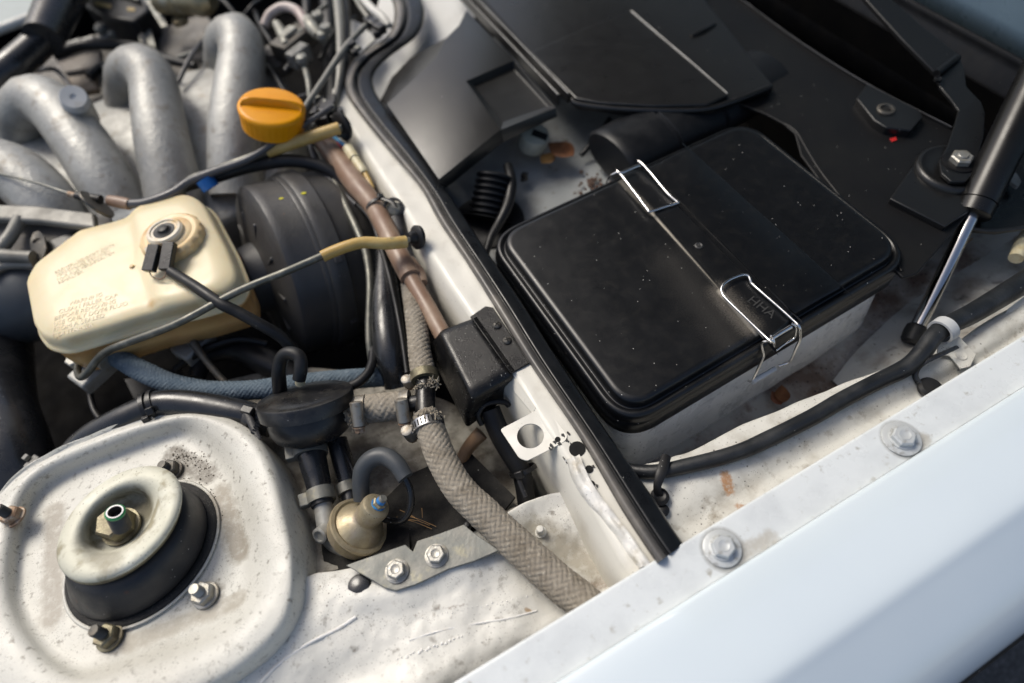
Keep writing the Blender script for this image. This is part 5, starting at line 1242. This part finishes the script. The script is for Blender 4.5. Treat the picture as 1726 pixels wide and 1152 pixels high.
# dark mass at the left edge
def leftstuff():
    def hose(name, label, pts, r, m, cat='hose', seg=20, grp=None):
        w = VS(pts); rr = [(p[3] if len(p) > 3 else r)*cpp(q) for p, q in zip(pts, w)]
        return single(name, label, cat, tube(w, rr, seg=seg), m, grp)
    hose('radiator_hose', 'very thick dark hose in shadow at the left edge below the reservoir', [(-60, 440, -12, 66), (-30, 560, -11, 68), (-12, 680, -10, 62), (20, 760, -10, 58), (50, 830, -12, 50)], 60, M_gloss, seg=36)
    hose('thin_cable', 'thin black cable crossing the shadow left of the harness', [(150, 640, -9, 5), (158, 690, -9, 5), (190, 730, -9, 5)], 5, M_rub, 'cable')
    hose('bent_pipe', 'bent black pipe below the blue hose, rising to the booster foot', [(330, 640, -9, 14), (350, 600, -9, 16), (400, 590, -9, 20), (450, 610, -9, 24), (500, 640, -10, 24)], 20, M_rub, 'pipe')
    hose('thin_brake_line', 'thin dark line leaving the right pipe union', [(326, 578, -5.4, 8), (345, 605, -6, 6), (370, 635, -7, 6), (400, 665, -8, 6)], 6, M_dkst, 'pipe')
    hose('thin_brake_line', 'thin dark line under the reservoir towards the bent pipe', [(296, 622, -8, 6), (340, 592, -7, 7), (400, 572, -7, 6), (450, 580, -8, 5)], 5, M_rub, 'pipe')
    t = T('hose_spring_clip', 'bright folded hose clip where the blue braided hose starts', 'hose clamp')
    A = V(184, 606, -4.2); M = frame(A, A+axis_px((186, 600), (240, 626), -4.4))
    t.add('band', lathe([(1.15, -.35), (1.28, -.35), (1.28, .35), (1.15, .35)], 32, M), M_zinc)
    M2 = M @ Matrix.Rotation(-1.0, 4, 'Z')
    t.add('ears', joinm(*[box((1.6, s*.38-.1, 0), 1.1, .12, .9, M2) for s in (-1, 0, 1)]+[box((2.05, -.1, 0), .16, .9, .7, M2)]), M_zinc)
    t = T('plug_fitting', 'small black electrical fitting in the shadow left of the strut tower', 'connector')
    t.add('body', box((0, 0, 0), 1.6, 1.0, 1.0, up(58, 782, -6, .6)), M_valve, mods=[bevel(.15)])
    t.add('plug', tube(VS([(66, 790, -6), (88, 800, -6.2)]), .55, n=4), M_rub)
    t.add('pin', box((0, 0, .6), .6, .5, .6, up(52, 776, -6, .6)), M_gray, mods=[bevel(.08)])
    # assorted dark brackets deep below
    single('deep_bracket', 'dark bracket deep in the bay below the reservoir', 'bracket', plate(VS([(210, 640, -12), (300, 620, -12), (340, 690, -13), (240, 700, -13)]), .6), M_black2)
leftstuff()
# ================================================================= RIGHT CHANNEL: HOSE, CLIPS, LEAF
def right():
    single('washer_hose', 'long black rubber hose lying on the white inner rail behind the fender lip', 'hose', ptube([(1040, 790, -4.2, 12), (1100, 796, -3.6, 12.5), (1160, 785, -3.2, 13), (1240, 764, -3.0, 13.5), (1300, 738, -3.0, 14), (1370, 703, -3.0, 14), (1420, 674, -3.0, 14), (1480, 643, -3.0, 14), (1530, 618, -2.7, 15), (1556, 592, -2.3, 15), (1575, 566, -2.1, 15), (1600, 548, -2.3, 16), (1640, 528, -2.8, 17), (1700, 492, -3.4, 18), (1760, 455, -4, 19)], 14, seg=24), M_hose)
    t = T('white_clip', 'white round nylon clip with its bracket, gripping the black hose near the gas strut', 'clip')
    P_ = V(1590, 557, -2.1); a = axis_px((1575, 566), (1605, 545), -2.1); M = frame(P_, P_+a)
    t.add('ring', lathe([(1.0, -.5), (1.22, -.5), (1.22, .5), (1.0, .5), (1.0, -.5)], 40, M, caps=False), M_wclip)
    o = VS([(1582, 578, -3.0), (1598, 562, -3.0), (1618, 568, -3.0), (1646, 598, -3.2), (1636, 618, -3.2), (1620, 622, -3.2), (1602, 600, -3.2), (1580, 596, -3.2)])
    t.add('bracket', plate(o, .2), M_bodyw, mods=[bevel(.06)])
    t.add('spot_weld', lathe([(.5, -.02), (.48, .08), (.3, .04), (.01, .04)], 20, up(1620, 600, -3.18)), M_bodyw)
    t = T('cable_strap', 'loose black strap curling out of the white inner rail below the white clip', 'strap')
    t.add('strap', ptube([(1614, 585, -2.2, 3.5), (1590, 596, -1.9, 4), (1560, 610, -2.2, 4.5), (1546, 622, -2.8, 5), (1543, 636, -3.3, 5), (1552, 650, -3.6, 5)], 4.5, flat=.5), M_gloss)
    t.add('button', lathe([(1.0, -.3), (1.05, .1), (.8, .35), (.01, .4)], 30, up(1568, 654, -3.6)), M_rub)
    single('hose_strap', 'black hose strap with a round button on the rail beside the seal', 'strap', joinm(ptube([(1124, 768, -2.6, 8), (1115, 795, -2.4, 9), (1108, 820, -2.8, 7), (1110, 835, -3.4, 7)], 8, flat=.35), lathe([(.75, -.3), (.8, .1), (.5, .3), (.3, .2), (.01, .2)], 26, up(1112, 838, -3.6)), lathe([(.5, -.3), (.5, .1), (.3, .2), (.01, .2)], 20, up(1118, 860, -3.9))), M_rub)
    def leaf(x, y, z, s, a, label, m=M_leaf):
        pts = []
        for i in range(15):
            u = i/14; wd = sin(pi*u**.8)*.45
            pts.append((u, wd))
        c = V(x, y, z); vs = []
        for u, wd in pts:
            for sg in (-1, 0, 1):
                vs.append(c+Matrix.Rotation(a, 3, 'Z') @ Vec(((u-.5)*s, sg*wd*s*.8, abs(sg)*.22*s*wd+.25*s*(u-.5)**2+.02*sin(u*19+sg))))
        fs = []
        for i in range(14): fs += [(i*3, i*3+1, i*3+4, i*3+3), (i*3+1, i*3+2, i*3+5, i*3+4)]
        return single('dry_leaf', label, 'leaf', mkmesh('leaf', vs, fs, sharp=None), m, 'dry leaves', mods=[solid(.04)])
    leaf(1318, 665, -11.6, 2.2, .9, 'curled orange-brown leaf on the channel floor below the battery tray')
    leaf(1308, 672, -11.8, 1.8, 1.4, 'small reddish leaf beside the curled one on the channel floor', M_leaf2)
    leaf(945, 255, -4.6, 4.2, 1.9, 'large brown leaf in the gap behind the shroud corner')
    leaf(925, 268, -4.9, 2.6, .3, 'smaller yellowish leaf below the large brown one behind the shroud', M_leaf3)
    single('dry_twig', 'thin orange twig behind the chrome rod of the gas strut', 'twig', tube(VS([(1622, 412, -8), (1632, 408, -8), (1639, 402, -8)]), .07), M_twig)
    t = T('plate_edge', 'dark glossy panel end with a bright curved rim behind the gas strut', 'panel')
    t.add('panel', plate(VS([(1640, 388, -3.2), (1600, 372, -3.2), (1640, 262, -3.2), (1760, 210, -3.2), (1780, 372, -3.2), (1726, 384, -3.2), (1680, 391, -3.2)]), .5), M_cyl, mods=[bevel(.1)])
    t.add('rim', ptube([(1628, 383, -2.9, 3), (1660, 389, -2.9, 3.5), (1700, 388, -2.9, 3.5), (1760, 378, -2.9, 3.5)], 3), M_shroud)
    single('cream_plug', 'cream plastic stub at the right edge above the black hose', 'plug', ptube([(1734, 395, -5, 12), (1722, 415, -5, 12), (1712, 436, -5, 11)], 12), M_creamp)
    single('white_flange', 'thin white metal flange at the right edge behind the black hose', 'flange', plate(VS([(1692, 532, -4.4), (1700, 520, -4.2), (1745, 486, -4.0), (1760, 500, -4.2), (1730, 520, -4.4), (1710, 530, -4.4)]), .2), M_bodyw)
    single('grey_washer', 'worn grey nylon piece beside the gas strut cylinder', 'clip', plate(rpoly(VS([(1690, 298, -2), (1712, 290, -2), (1722, 306, -2), (1716, 316, -2), (1700, 304, -2)]), .3, 3), .4), M_gray)
M_hose = mat('black_hose_rubber', (.010, .0115, .0135), .45, mott=[((.03, .032, .034), 50, .45, .72)], dust=.12, bump=(400, .3))
M_leaf2 = mat('red_dry_leaf', (.2, .07, .03), .7); M_leaf3 = mat('yellow_dry_leaf', (.42, .22, .06), .7, mott=((.2, .09, .03), 90, .4, .7))
right()
# ================================================================= SCUTTLE: DUCT, BOOT, WHITE CAP
def scuttle():
    t = T('air_duct', 'dark blue-black ribbed air duct between the blower cover and the battery lid', 'air duct')
    a, b = (1040, 262, -3.2), (1290, 128, -3.6)
    A, B = V(*a), V(*b); M = frame(A, B, Vec((0, 0, 1))); L = (B-A).length; R = 64*cpp(A)
    prof = [(.01, -1.2), (R*.75, -1.2), (R*.92, -1.1), (R, -.7), (R, 0)]
    for u in (.25, .55):
        z = L*u; prof += [(R, z-.35), (R*1.03, z-.3), (R*.93, z-.1), (R*.93, z+.1), (R*1.03, z+.3), (R, z+.4)]
    prof += [(R, L)]
    t.add('tube', lathe(prof, 56, M @ Matrix.Diagonal((.62, 1, 1, 1))), M_duct)
    t = T('rubber_boot', 'black corrugated rubber boot in a round grommet under the shroud', 'rubber boot')
    A, B = V(822, 372, -5.6), V(838, 292, -2.4); M = frame(A, B); L = (B-A).length; R = 34*cpp(A); prof = []
    n = 7
    for i in range(n): z = L*.06+L*.9*i/n; dzz = L*.9/n; prof += [(R*.80, z), (R*1.0, z+dzz*.35), (R*1.0, z+dzz*.6), (R*.80, z+dzz*.95)]
    t.add('bellows', lathe([(R*1.3, 0)]+prof, 44, M, sharp=60), M_duct)
    t.add('base_grommet', lathe([(R*1.85, -.6), (R*1.8, 0), (R*1.5, .3), (R*1.1, .3)], 44, up(822, 372, -5.6)), M_rub)
    single('boot_cable', 'black cable running beside the corrugated boot down to the battery lid corner', 'cable', ptube([(856, 280, -2.6, 8), (862, 310, -2.6, 9), (856, 345, -3.2, 9), (842, 375, -3.8, 8), (828, 400, -4, 7), (818, 430, -4.4, 6)], 8), M_rub)
    single('black_clip', 'small black toothed clip on the grey scuttle floor beside the boot', 'clip', joinm(lathe([(.5, 0), (.4, .4), (.5, .5), (.3, .9), (.01, .9)], 7, up(884, 302, -5.4)), box((0, 0, .3), 1.5, .3, .3, up(884, 302, -5.4, .6))), M_valve)
    t = T('motor_housing', 'pale round motor end with a dark slot, under the shroud corner', 'motor')
    M = frame(V(902, 226, -3.2), V(902, 226, -3.2)+Vec((.2, -.3, 1)))
    t.add('body', lathe([(1.9, -2), (2.0, -.3), (1.85, .1), (1.3, .2), (.01, .2)], 40, M), M_wcap)
    t.add('slot', box((.1, .6, .2), 1.1, 2.0, .2, M), M_black, mods=[bevel(.05)])
    single('dark_pipe', 'thin dark rod in the gap left of the air duct', 'rod', tube(VS([(1028, 200, -4), (1005, 232, -5), (980, 262, -6)]), .35), M_rub)
    single('debris', 'brown debris heap on the scuttle floor at the rear wire clip', 'debris', joinm(*[lathe([(r, -.1), (r*.7, r*.5), (.01, r*.7)], 6, Matrix.Translation(V(x, y, -6.2))) for x, y, r in [(random.gauss(1000, 14), random.gauss(310, 9), random.uniform(.08, .3)) for _ in range(40)]]), M_dirt, kind='stuff')
M_duct = mat('duct_blue_black_plastic', (.007, .008, .010), .45, spec=.3, bump=(400, .1)); M_wcap = mat('pale_cap', (.42, .41, .33), .45, mott=((.25, .24, .18), 50, .5, .7)); M_dirt = mat('brown_dirt', (.09, .055, .04), .9)
scuttle()
# ================================================================= INTAKE MANIFOLD AND OIL CAP
def manifold():
    t = T('intake_manifold', 'grey cast aluminium intake manifold with four bent runners', 'intake manifold')
    RN = [[(-70, 300, 3, 44), (-20, 280, 4.5, 46), (30, 295, 4, 47), (80, 345, 2, 48), (120, 420, -2, 48)],
          [(52, 268, -4, 36), (42, 222, 0, 37), (38, 188, 4, 38), (58, 168, 5.6, 40), (92, 184, 5.4, 42), (132, 234, 4, 44), (170, 292, 2, 46), (205, 355, -1, 46), (225, 420, -4, 46)],
          [(212, 205, -3, 30), (214, 155, 1, 34), (218, 122, 4.5, 36), (240, 114, 5.8, 37), (258, 138, 5.4, 38), (266, 190, 4, 41), (276, 250, 2.4, 44), (290, 310, 0, 46), (300, 380, -3, 46)],
          [(372, 150, -3, 30), (378, 100, 1, 32), (382, 72, 4.5, 35), (400, 62, 5.8, 37), (408, 90, 5.2, 37), (402, 150, 4, 40), (396, 210, 2.4, 42), (396, 270, 0, 43), (400, 330, -3, 44)]]
    for r in RN: t.add('runner', ptube([(x, y, z-4.5, q) for x, y, z, q in r], 40, seg=40), M_alu)
    o = [(12, 238, 0), (60, 210, 0), (150, 173, 0), (212, 148, .4), (300, 122, .6), (368, 106, .8), (440, 100, .4), (490, 160, -1), (480, 280, -3), (400, 360, -4), (230, 430, -5), (80, 400, -4), (0, 330, -2)]
    P_ = VS([(x, y, z-4) for x, y, z in o]); c = V(250, 260, -5)
    rs = [dz(inset(P_, 0), -6), dz(P_, -1), dz([p+(c-p)*.015 for p in P_], -.3), [p+(c-p)*.04 for p in P_], [p+(c-p)*.4+Vec((0, 0, .3)) for p in P_], [p+(c-p)*.9+Vec((0, 0, .4)) for p in P_]]
    t.add('plenum', rings(rs, n=120, sharp=60), M_alu)
    M = frame(V(136, 190, 1), V(120, 157, 5.2), Vec((1, 0, 0)))
    t.add('boss', lathe([(1.9, -2), (1.75, 2.6), (1.72, 3.0)], 36, M), M_alu)
    t.add('boss_cap', lathe([(1.7, 3.0), (1.62, 4.1), (1.5, 4.3), (.4, 4.25), (.35, 4.1), (.01, 4.1)], 36, M), M_wclip)
manifold()
def oilcap():
    t = T('oil_filler_cap', 'bright orange oil filler cap with a curved grip ridge and ribbed side', 'oil cap')
    A_ = V(458, 180, 5.0); tc_ = (CAMP-A_).normalized(); u_ = RC @ Vec((-.10, .99, 0)); u_ = (u_-tc_*u_.dot(tc_)).normalized(); ax_ = (tc_*.56+u_*.83).normalized(); L = 2.6; B_ = A_-ax_*L; M = frame(B_, A_, RC @ Vec((1, .17, 0))); R = 53*cpp(A_)
    kn = lambda z, r, a: -.07 if (int(a/(2*pi)*64) % 2 == 0 and .3 < z < L-.8 and r > R*.9) else 0
    t.add('skirt', lathe([(R*.85, 0), (R*.97, .1), (R*.98, .3), (R*1.0, L-.9), (R*1.02, L-.5), (R*1.03, L-.15), (R*.99, L+.1), (R*.9, L+.2)], 192, M, knurl=kn, sharp=50), M_orange)
    # top: grip ridge across x, scooped on both sides
    n = 72; vs = []; fs = []; m = 24
    for j in range(m+1):
        rr = R*.93*j/m
        for i in range(n):
            a = 2*pi*i/n; x, y = rr*cos(a), rr*sin(a)
            edge = max(0, min(1, (R*.93-rr)/.55)); edge = edge*edge*(3-2*edge)
            hw = .42+.35*abs(x/(R*.93))**3; ridge = math.exp(-(y/hw)**4)
            z = L+.15 + ridge*.95*max(0, 1-(x/(R*.93))**6*.7) - (1-ridge)*2.0*edge + .35*(1-edge)*0
            vs.append(M @ Vec((x, y, z)))
    for j in range(m):
        for i in range(n): fs.append((j*n+i, j*n+(i+1) % n, (j+1)*n+(i+1) % n, (j+1)*n+i))
    t.add('grip', mkmesh('grip', vs, fs, sharp=None), M_orange)
oilcap()
# ================================================================= BLURRED ENGINE BACKGROUND
def background():
    def hose(name, label, pts, r, m, cat='hose', seg=20, grp=None):
        w = VS(pts); rr = [(p[3] if len(p) > 3 else r)*cpp(q) for p, q in zip(pts, w)]
        return single(name, label, cat, tube(w, rr, seg=seg), m, grp)
    hose('coolant_hose', 'fat glossy black coolant hose at the top left corner', [(130, -60, 3, 34), (105, -5, 3, 33), (72, 66, 2.4, 30)], 32, M_gloss, seg=30)
    hose('coolant_hose', 'narrower black hose bending left under the fat coolant hose', [(78, 62, 1.6, 24), (50, 88, 1.2, 25), (15, 118, .8, 26), (-30, 150, 0, 26)], 25, M_gloss, seg=26)
    single('far_wing', 'pale green-grey far wing panel in the top left corner', 'panel', plate(VS([(-120, -60, -4), (90, -60, -4), (62, 24, -4), (40, 32, -4), (-60, 70, -4)]), .5), M_farw, mods=[bevel(.3)])
    hose('far_rail', 'pale strip along the edge of the far wing, top left', [(-60, 76, -3.4, 8), (0, 50, -3.4, 8), (52, 30, -3.4, 8)], 8, M_bodyw, 'rail')
    t = T('air_filter_box', 'black air filter box with yellowish marks at the top, left of centre', 'box')
    t.add('body', plate(VS([(130, -60, -1), (260, -60, -1), (250, 18, -1), (225, 36, -1), (180, 30, -1), (142, 8, -1)]), 5), M_duct, mods=[bevel(.6, 4)])
    t.add('label_mark', plate(VS([(160, 2, -.9), (188, 8, -.9), (186, 14, -.9), (160, 8, -.9)]), .1), M_mark)
    t.add('label_mark', plate(VS([(215, 12, -.9), (228, 14, -.9), (227, 19, -.9), (214, 18, -.9)]), .1), M_mark)
    t.add('edge', ptube([(175, -20, -.6, 4), (235, 2, -.6, 4)], 4), M_galv)
    t = T('camshaft_cover', 'grimy grey finned cover behind the manifold runners', 'engine cover')
    t.add('body', plate(VS([(85, 78, -6), (180, 50, -6), (240, 70, -6), (330, 80, -6), (360, 140, -7), (220, 190, -8), (100, 180, -8), (30, 150, -8)]), 5), M_engine, mods=[bevel(.8, 3)])
    for i in range(5):
        x = 92+i*24; t.add('fin', ptube([(x, 84-i*6, -5.4, 6), (x+22, 78-i*6, -5.2, 7)], 6), M_alu)
    t.add('cap_screw', lathe([(1.2, 0), (1.2, 1.2), (.9, 1.5), (.01, 1.5)], 20, up(178, 56, -5)), M_galv)
    t.add('cap_screw', lathe([(1.0, 0), (1.0, 1), (.8, 1.2), (.01, 1.2)], 20, up(198, 62, -5)), M_galv)
    t.add('spark_lead', ptube([(90, 92, -4, 9), (150, 76, -4, 9), (230, 80, -4, 9), (280, 100, -4, 8), (330, 112, -4, 7)], 8), M_duct)
    t.add('spark_lead', ptube([(150, 130, -4, 8), (178, 112, -4, 8), (186, 150, -4, 8)], 8), M_duct)
    t.add('lower_cover', plate(VS([(90, 96, -4.6), (170, 84, -4.6), (168, 112, -4.8), (108, 122, -4.8)]), 1), M_engine2, mods=[bevel(.3)])
    t.add('inner_cover', plate(VS([(112, 130, -4.6), (160, 122, -4.6), (165, 150, -4.8), (130, 156, -4.8)]), 1), M_engine3, mods=[bevel(.3)])
    t = T('brass_pump', 'brass coloured cylinder with pale bands at the top centre-left', 'pump')
    A, B = V(268, 0, 1), V(350, 2, 1); M = frame(A, B); R = 22*cpp(A); L = (B-A).length
    t.add('cylinder', lathe([(R*.7, -.5), (R, 0), (R, L*.3), (R*1.1, L*.32), (R*1.1, L*.38), (R, L*.4), (R*1.05, L*.8), (R*1.12, L*.82), (R*1.12, L*.9), (R, L), (R*.6, L+1)], 40, M), M_brass)
    t.add('bracket', plate(VS([(244, 0, 0), (262, -2, 0), (282, 44, -1), (272, 46, -1)]), .4), M_galv)
    t.add('bolt', lathe([(1.2, 0), (1.2, .8), (.8, 1), (.01, 1)], 8, up(306, 40, -2)), M_brass)
    t.add('base', plate(VS([(225, 40, -3), (250, 38, -3), (262, 80, -4), (240, 84, -4)]), .6), M_galv)
    t = T('engine_plate', 'dark grey pan behind the right-hand manifold runner', 'engine cover')
    t.add('body', plate(VS([(260, 50, -5), (345, 20, -5), (380, 60, -5), (350, 100, -6), (270, 100, -6)]), 2), M_engine, mods=[bevel(.5)])
    t.add('thin_rail', ptube([(300, 98, -4, 4), (335, 84, -4, 4), (352, 66, -4, 4)], 4), M_galv)
    # throttle hardware
    t = T('throttle_linkage', 'blurred pale throttle linkage with a pinkish hose arch right of the runners', 'throttle linkage')
    t.add('arch_hose', ptube([(446, 44, 0, 8), (456, 24, 1, 8), (478, 12, 1.6, 8), (500, 18, 1.6, 8), (514, 36, 1, 9), (522, 48, .6, 10)], 8), M_pink)
    t.add('block', box((0, 0, 0), 6.5, 3.4, 2.6, up(496, 72, -1, .55)), M_dkst, mods=[bevel(.3)])
    t.add('block_top', box((0, 0, 1.5), 2.8, 1.6, .8, up(492, 72, -1, .55)), M_gray2, mods=[bevel(.25)])
    t.add('rod', ptube([(466, 40, .4, 7), (476, 58, .2, 9), (482, 76, 0, 7)], 7), M_gray2)
    t.add('coupling', ptube([(518, 34, 1, 10), (526, 46, 1, 11), (537, 60, .6, 9)], 10), M_gray2)
    t.add('nut', hexm(.9, 1, 0, M=up(537, 33, 1)), M_galv)
    t.add('nut', hexm(.9, 1, 0, M=up(551, 54, 1)), M_galv)
    t.add('ball', lathe([(.1, 0), (.7, .2), (.9, .8), (.7, 1.4), (.01, 1.6)], 20, up(547, 70, 0)), M_galv)
    t.add('ball', lathe([(.1, 0), (.7, .2), (.9, .8), (.7, 1.4), (.01, 1.6)], 20, up(513, 110, 0)), M_galv)
    t.add('lower_block', box((0, 0, 0), 3.4, 1.8, 2.4, up(505, 95, -1, .5)), M_gray, mods=[bevel(.25)])
    t.add('stem', ptube([(514, 114, 0, 5), (520, 140, -.4, 5), (522, 165, -1, 4)], 5), M_galv)
    t.add('dull_casting', lathe([(2.2, -2), (2.4, 0), (1.6, 1.4), (.01, 1.6)], 20, up(465, 98, -3)), M_engine)
    t.add('small_hose', ptube([(552, 8, .6, 4), (534, 22, .6, 4), (515, 45, .3, 4), (498, 62, 0, 4)], 4), M_galv)
    hose('thick_black_hose', 'black hose standing behind the throttle linkage', [(515, -40, -1, 8), (518, 20, -2, 8), (520, 60, -4, 8)], 8, M_rub, seg=14)
    hose('thick_black_hose', 'broad dark hose between linkage and pale pipe', [(548, -40, -1, 14), (556, 40, -3, 15), (560, 120, -5, 16), (566, 190, -6, 16)], 15, M_duct)
    hose('pale_pipe', 'pale grey vertical pipe at the top left of the rubber seal', [(566, -30, 1.4, 8), (572, 30, 1.2, 8), (574, 80, .8, 7), (573, 130, .2, 7), (566, 175, -.4, 6)], 7, M_pipe2, 'pipe')
    hose('black_edge_hose', 'black hose directly right of the pale pipe', [(580, -30, .4, 7), (584, 40, .2, 7), (582, 100, -.2, 7), (576, 160, -1, 6)], 7, M_rub)
    hose('angled_pipe', 'pale thin pipe slanting from the clip cluster down beside the orange cap', [(618, 42, 1.8, 5), (598, 62, 2, 5), (580, 84, 2.2, 6), (545, 135, 2.2, 5), (514, 182, 2.2, 5), (508, 198, 2, 5), (512, 212, 1.4, 5)], 5, M_pipe2, 'pipe')
    hose('cream_tube', 'cream curved tube against the seal at the top', [(600, -20, 1, 7), (622, 10, 1, 7), (645, 30, .8, 7), (656, 44, .4, 6)], 7, M_bodyw, 'tube')
    hose('cream_tube', 'thinner cream tube left of the curved one', [(590, -20, .6, 4), (606, 10, .6, 4), (622, 32, .4, 4)], 4, M_pipe2, 'tube')
    single('body_panel', 'small pale panel between the pale pipe and the seal', 'panel', plate(VS([(586, 30, -2), (612, 42, -2), (632, 66, -2), (606, 90, -2), (586, 88, -2)]), .3), M_body2)
    t = T('clip_cluster', 'cluster of small black clips by the seal at the top', 'clip')
    random.seed(2)
    for i, (x, y, z, s) in enumerate(((628, 40, 2, 1.3), (640, 48, 2, 1.2), (622, 34, 2.2, .9), (590, 78, 2, 1.1), (597, 88, 1.6, .9), (634, 56, 1.6, 1.0))):
        t.add('clip', box((0, 0, 0), s*1.5, s, s, up(x, y, z, random.random()*2)), M_valve, mods=[bevel(.15)])
    t.add('bolt_head', lathe([(.5, 0), (.5, .5), (.01, .6)], 14, up(604, 84, 1.6)), M_galv)
    t = T('clip_cluster', 'cluster of black fittings and small bright ends above the straight yellow sleeve', 'clip')
    for i, (x, y, z, s, m) in enumerate(((540, 178, 1.0, 1.3, 0), (552, 186, 1.0, 1.5, 0), (530, 190, 1.4, 1.0, 0), (560, 172, .6, 1.2, 0), (545, 200, .6, 1.6, 0), (566, 196, .4, 1.3, 0), (535, 170, .8, .8, 1), (560, 182, 1.6, .6, 1), (548, 172, 1.6, .5, 1), (525, 212, .8, .8, 1))):
        t.add('fitting', box((0, 0, 0), s*1.5, s, s, up(x, y, z, random.random()*2)), M_galv if m else M_valve, mods=[bevel(.15)])
    random.seed(21)
    base = [((240, 60), (300, 130)), ((300, 140), (352, 60)), ((330, 20), (372, 4)), ((450, 110), (500, 190)), ((480, 120), (540, 60)), ((430, 20), (470, 90)), ((0, 170), (60, 140)), ((60, 120), (120, 150)), ((350, 0), (400, 30)), ((540, 100), (600, 30)), ((455, 150), (520, 160)), ((410, 30), (440, 0))]
    names = ['hidden behind the first runner', 'between second and third runner', 'beside the brass cylinder', 'left of the orange cap base', 'crossing the throttle linkage', 'above the third runner', 'at the left edge above the runners', 'over the finned cover', 'behind the third runner top', 'behind the pale pipe', 'just above the orange cap', 'at the top edge by the pink arch']
    for i, ((x0, y0), (x1, y1)) in enumerate(base):
        mx, my = (x0+x1)/2+random.uniform(-18, 18), (y0+y1)/2+random.uniform(-18, 18)
        single('engine_wire', 'dark thin wire '+names[i], 'wire', ptube([(x0, y0, -2.5, 4), (mx, my, -1.5, 4), (x1, y1, -2.5, 4)], random.uniform(2.5, 5)), [M_rub, M_pvc, M_duct][i % 3], 'loose wires among the engine parts')
    # left casting
    t = T('engine_casting', 'grey ribbed aluminium casting at the left edge, left of the reservoir', 'engine casting')
    al = M_cast
    t.add('rail', plate(VS([(-60, 342, .4), (60, 346, .4), (158, 358, .4), (160, 384, .2), (60, 372, .2), (-60, 366, .2)]), 1.0), al, mods=[bevel(.3, 3)])
    t.add('rib', ptube([(34, 368, -.2, 11), (18, 398, -.6, 11), (-8, 430, -1, 12)], 11), al)
    t.add('rib', ptube([(-20, 428, -1, 12), (20, 432, -1, 11), (56, 434, -1.2, 11)], 11), al)
    t.add('lower_edge', ptube([(-20, 466, -2, 8), (10, 448, -2, 8), (60, 446, -2, 8)], 8), al)
    t.add('web', plate(VS([(-60, 372, -1.6), (160, 385, -1.6), (165, 392, -1.8), (80, 412, -2), (60, 450, -3), (-60, 470, -3)]), .6), M_engine)
    t.add('body', tube(VS([(-60, 500, -7), (60, 500, -8), (180, 420, -8), (290, 380, -7)]), [5.5, 5.5, 4.6, 4.2], seg=30), M_bluea)
M_cast = mat('dull_casting', (.22, .215, .195), .5, metal=.25, mott=((.13, .125, .11), 20, .4, .7), bump=(300, .4))
M_farw = mat('far_wing_paint', (.30, .34, .33), .4); M_fleck = mat('pale_fleck', (.5, .48, .43), .6)
M_mark = mat('ochre_mark', (.3, .22, .08), .6)
M_engine = mat('grimy_engine_metal', (.085, .08, .075), .6, metal=.2, mott=((.14, .125, .1), 22, .4, .7)); M_engine2 = mat('tan_engine_cover', (.15, .13, .11), .6); M_engine3 = mat('brown_engine_cover', (.14, .1, .06), .6)
M_brass = mat('aged_brass', (.34, .28, .17), .4, metal=.6, mott=((.5, .47, .38), 30, .5, .7)); M_pink = mat('pinkish_hose', (.42, .33, .3), .4, mott=((.5, .47, .43), 30, .4, .7))
M_gray2 = mat('pale_casting', (.33, .33, .29), .5, metal=.3, mott=((.2, .19, .16), 50, .4, .7)); M_pipe2 = mat('pale_pipe_steel', (.24, .235, .21), .45, metal=.3)
M_bluea = mat('shadow_casting', (.07, .08, .09), .5, metal=.4, mott=((.1, .105, .11), 16, .4, .7))
background()
# ================================================================= FINALISE: empties at the base of their things
bpy.context.view_layer.update()
for t in ROOTS:
    if t.M is not None or not t.o.children: continue
    P_ = []
    for ch in t.o.children_recursive:
        if ch.type == 'MESH': P_ += [ch.matrix_world @ v.co for v in ch.data.vertices]
    if not P_: continue
    b = Vec(((min(p.x for p in P_)+max(p.x for p in P_))/2, (min(p.y for p in P_)+max(p.y for p in P_))/2, min(p.z for p in P_)))
    t.o.location = b
    for ch in t.o.children: ch.location = -b
